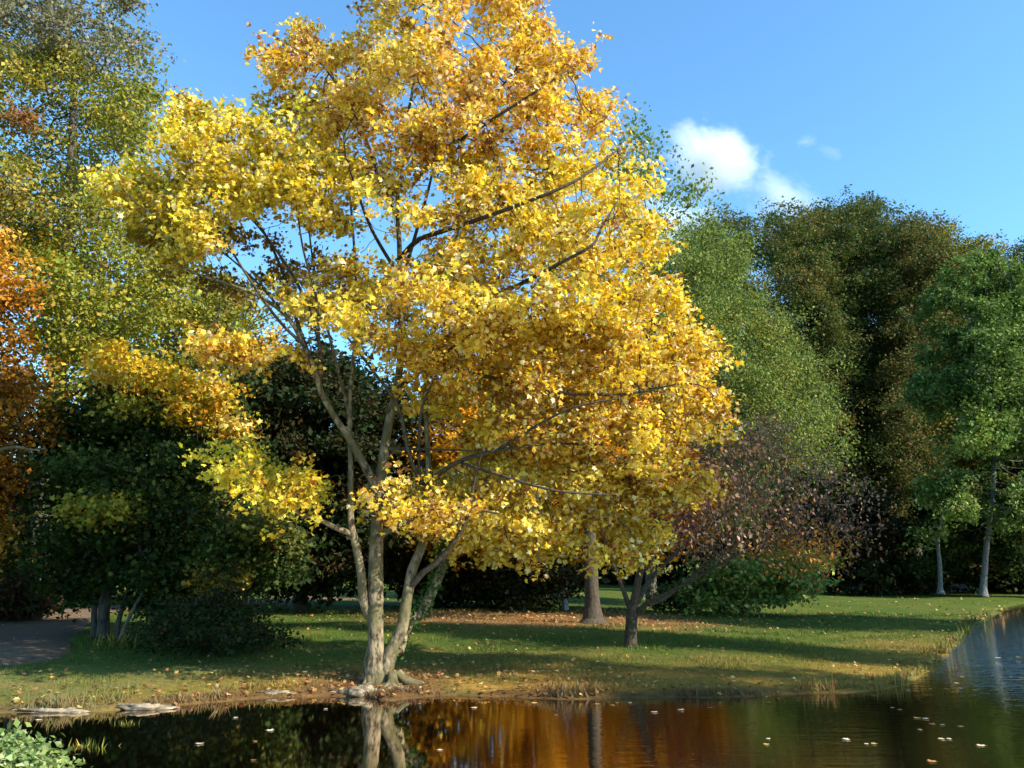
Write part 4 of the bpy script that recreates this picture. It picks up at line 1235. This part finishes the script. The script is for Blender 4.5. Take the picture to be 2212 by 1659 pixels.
# fallen leaves
P, sd = scatter(30000, 8.3, 30, 1.5, seed=53)
Pb, sdb = scatter(16000, 26, 50, 1.0, seed=56)
P = np.vstack([P, Pb]); sd = np.concatenate([sd, sdb])
g = np.random.default_rng(54)
c1 = at_ground(1180, 1345)
w = 0.09 + 1.0 * np.exp(-(np.hypot((P[:, 0] - c1[0]) / 5.5, (P[:, 1] - c1[1] - 1) / 3.4)) ** 2) + 0.9 * np.exp(-(np.hypot(P[:, 0] - TR[0] - 0.5, (P[:, 1] - TR[1]) / 0.8) / 2.6) ** 2) + 0.35 * np.exp(-(sd / 0.8) ** 2)
keep = (sd > 0.02) & (g.random(len(P)) < w)
P, sd = P[keep], sd[keep]
n = len(P)
col = palette_pick([((0.38, 0.22, 0.05), 2), ((0.30, 0.16, 0.05), 3), ((0.20, 0.10, 0.04), 3), ((0.50, 0.36, 0.14), 1.2), ((0.34, 0.12, 0.05), 1)], g.random(n), g)
nr = unit(np.column_stack([g.normal(0, .45, n), g.normal(0, .45, n), np.ones(n)]))
me = leaf_mesh('fallen_leaves', np.column_stack([P, gz(P) + 0.03 + 0.02 * g.random(n)]), g.normal(0, 1, (n, 3)) * np.array([1, 1, .2]), nr, (0.03 + 0.045 * g.random(n)) * (1 + 0.6 * (P[:, 1] > 24)), col, M['litter'], MAPLE, MAPLE_F)
tag(link('fallen_leaves', me), 'brown and yellow fallen leaves scattered over the lawn', 'leaf litter', kind='stuff')

# floating leaves
fl_px = [(505, 1551), (583, 1580), (1330, 1524), (1366, 1519), (1650, 1506), (1656, 1518), (1838, 1598), (1871, 1608), (1927, 1530), (1945, 1535), (2038, 1597), (2056, 1597), (1984, 1551),
         (2012, 1566), (2082, 1571), (2124, 1613), (1992, 1577), (2018, 1648), (1646, 1609), (1653, 1597), (1412, 1538), (1530, 1529), (1470, 1533), (1156, 1520), (951, 1622), (1292, 1521), (700, 1532),
         (545, 1642), (556, 1602), (431, 1606), (77, 1557), (1886, 1482 + 20), (1968, 1491), (2012, 1489), (2048, 1490), (2080, 1488), (2110, 1491), (2150, 1490), (2190, 1492), (2010, 1441), (2034, 1442), (2060, 1428),
         (2110, 1427), (2150, 1422), (2195, 1420), (2082, 1463), (2140, 1455), (2200, 1466), (2066, 1477), (2180, 1451), (1340, 1500 + 20), (1030, 1530), (1205, 1545), (1880, 1607), (2000, 1552), (2030, 1566)]
g = np.random.default_rng(61)
fl_shapes = []
for k in range(4):
    s = MAPLE.copy(); s[:, 2] = 0.10 * np.abs(s[:, 1]) + 0.16 * (s[:, 0] - 0.3) ** 2 * (0.5 + k / 3) + 0.02
    colr = [(0.58, 0.46, 0.28), (0.50, 0.34, 0.10), (0.60, 0.53, 0.40), (0.34, 0.18, 0.06)][k]
    me = leaf_mesh('floating_leaf', np.zeros((1, 3)), np.array([[1., 0, 0]]), np.array([[0., 0, 1]]), [1.0], np.array([colr]), M['litter'], s, MAPLE_F)
    fl_shapes.append(me)
for k, (u, v) in enumerate(fl_px):
    p = on_level(u + g.normal(0, 2), v, 0.0)
    if shore_sd(p[None, :2])[0] > -0.05:
        continue
    o = link('floating_leaf', fl_shapes[int(g.integers(0, 4))], loc=(p[0], p[1], 0.003))
    s = 0.045 + 0.04 * g.random()
    if p[1] > 12:
        s *= 1.6
    o.scale = (s, s, s); o.rotation_euler = (0, 0, g.random() * 6.28)
    tag(o, 'small fallen autumn leaf floating on the pond', 'floating leaf', 'leaves floating on the pond')

# ================================================================== FAR WOOD
g = np.random.default_rng(71)
n = 120000
ang = (g.random(n) * 2 - 1) * 0.85
dist = 66 + 14 * g.random(n)
x = np.sin(ang) * dist; y = np.cos(ang) * dist
hmax = 7 + 5 * vnoise(np.column_stack([x, y * 0, y * 0]), 0.13)
hmax = hmax + 4 * (x > 12)
z = hmax * g.random(n) ** 1.3
P = np.column_stack([x, y, z]) + (vnoise(np.column_stack([x, y, z]), 0.6)[:, None] - 0.5) * 1.2
nz = vnoise(P, 0.5)
ok = nz > 0.3
P = P[ok]; n = len(P)
P[:, 2] += gz(P[:, :2])
col = palette_pick(DARK + [((0.10, 0.085, 0.03), 1.2)], 0.5 * g.random(n) + 0.5 * vnoise(P, 0.15), g)
nr = unit(g.normal(0, 1, (n, 3)) + np.array([0, -0.4, 0.6]))
me = leaf_mesh('far_wood', P, g.normal(0, 1, (n, 3)), nr, 0.6 + 0.5 * g.random(n), col, M['leaf'])
tag(link('far_wood', me), 'dark distant wood closing the park', 'wood', kind='stuff')

# ================================================================== CLOUDS
def cloud(u, v, su, sv, dist, dens, label, seed, rot=0.0, soft=0.9):
    import bmesh
    p = at_depth(u, v, dist)
    k = dist / F_PX
    bm = bmesh.new(); bmesh.ops.create_icosphere(bm, subdivisions=3, radius=1.15)
    me = bpy.data.meshes.new('cloud'); bm.to_mesh(me); bm.free()
    me.materials.append(mat_cloud('cloud_vapour', dens, seed, soft))
    o = link('cloud', me, loc=p)
    o.scale = (su * k, min(su, sv) * k * 1.2, sv * k)
    o.rotation_euler = (0, rot, 0)
    return tag(o, label, 'cloud', 'clouds')


cloud(1532, 352, 168, 112, 900, 0.22, 'small bright puffy white cloud above the tree line', 2.3, R(22), 2.3)
cloud(1465, 490, 150, 95, 900, 0.14, 'white cloud patch low behind the wispy tree top', 5.1, 0, 1.5)
cloud(1690, 432, 150, 75, 900, 0.06, 'thin torn white wisp just over the oak tops', 8.7, R(30), 1.7)
cloud(1742, 306, 42, 20, 900, 0.03, 'tiny faint upper wisp in the open sky', 3.9, R(-15))
cloud(1795, 330, 46, 20, 900, 0.025, 'tiny faint wisp lower right of the other tiny one', 6.6, R(25))

# ================================================================== LIGHT, SKY, CAMERA
SUN_AZ = R(62)      # measured from straight behind the camera towards the right
SUN_EL = R(35)
to_sun = Vector((math.sin(SUN_AZ) * math.cos(SUN_EL), -math.cos(SUN_AZ) * math.cos(SUN_EL), math.sin(SUN_EL)))
ld = bpy.data.lights.new('sun', 'SUN'); ld.energy = 5.0; ld.angle = R(0.5); ld.color = (1.0, 0.93, 0.82)
lo = bpy.data.objects.new('sun', ld); COL.objects.link(lo)
lo.rotation_euler = to_sun.to_track_quat('Z', 'Y').to_euler()
lo.location = (20, -20, 40)

w = bpy.data.worlds.new('World'); scene.world = w; w.use_nodes = True
nt = w.node_tree; nt.nodes.clear()
out = nt.nodes.new('ShaderNodeOutputWorld'); bg = nt.nodes.new('ShaderNodeBackground')
sky = nt.nodes.new('ShaderNodeTexSky'); sky.sky_type = 'NISHITA'; sky.sun_disc = False
sky.sun_elevation = SUN_EL
sky.sun_rotation = math.atan2(to_sun.x, to_sun.y)
sky.air_density = 1.0; sky.dust_density = 0.3; sky.ozone_density = 2.5
bg.inputs['Strength'].default_value = 0.107
mxs = nt.nodes.new('ShaderNodeMix'); mxs.data_type = 'RGBA'; mxs.blend_type = 'MULTIPLY'; mxs.inputs['Factor'].default_value = 1
mxs.inputs['B'].default_value = (0.90, 1.36, 1.50, 1)
nt.links.new(sky.outputs[0], mxs.inputs['A']); nt.links.new(mxs.outputs['Result'], bg.inputs['Color']); nt.links.new(bg.outputs[0], out.inputs['Surface'])

cd = bpy.data.cameras.new('camera'); cam = bpy.data.objects.new('camera', cd); COL.objects.link(cam)
cd.sensor_width = 36; cd.lens = 36 * F_PX / 2212
cd.clip_start = 0.05; cd.clip_end = 3000
cam.location = (0, 0, CAM_H)
cam.rotation_euler = (math.pi / 2 + PITCH, 0, 0)
scene.camera = cam

vs = scene.view_settings
vs.view_transform = 'Standard'; vs.look = 'None'; vs.gamma = 1; vs.exposure = 1.18
scene.render.resolution_x, scene.render.resolution_y = 1024, 768
cy = scene.cycles
cy.max_bounces = 6; cy.diffuse_bounces = 3; cy.glossy_bounces = 3; cy.transmission_bounces = 3; cy.transparent_max_bounces = 4; cy.volume_bounces = 3
cy.use_denoising = True
cy.volume_step_rate = 1.0
cy.sample_clamp_indirect = 6
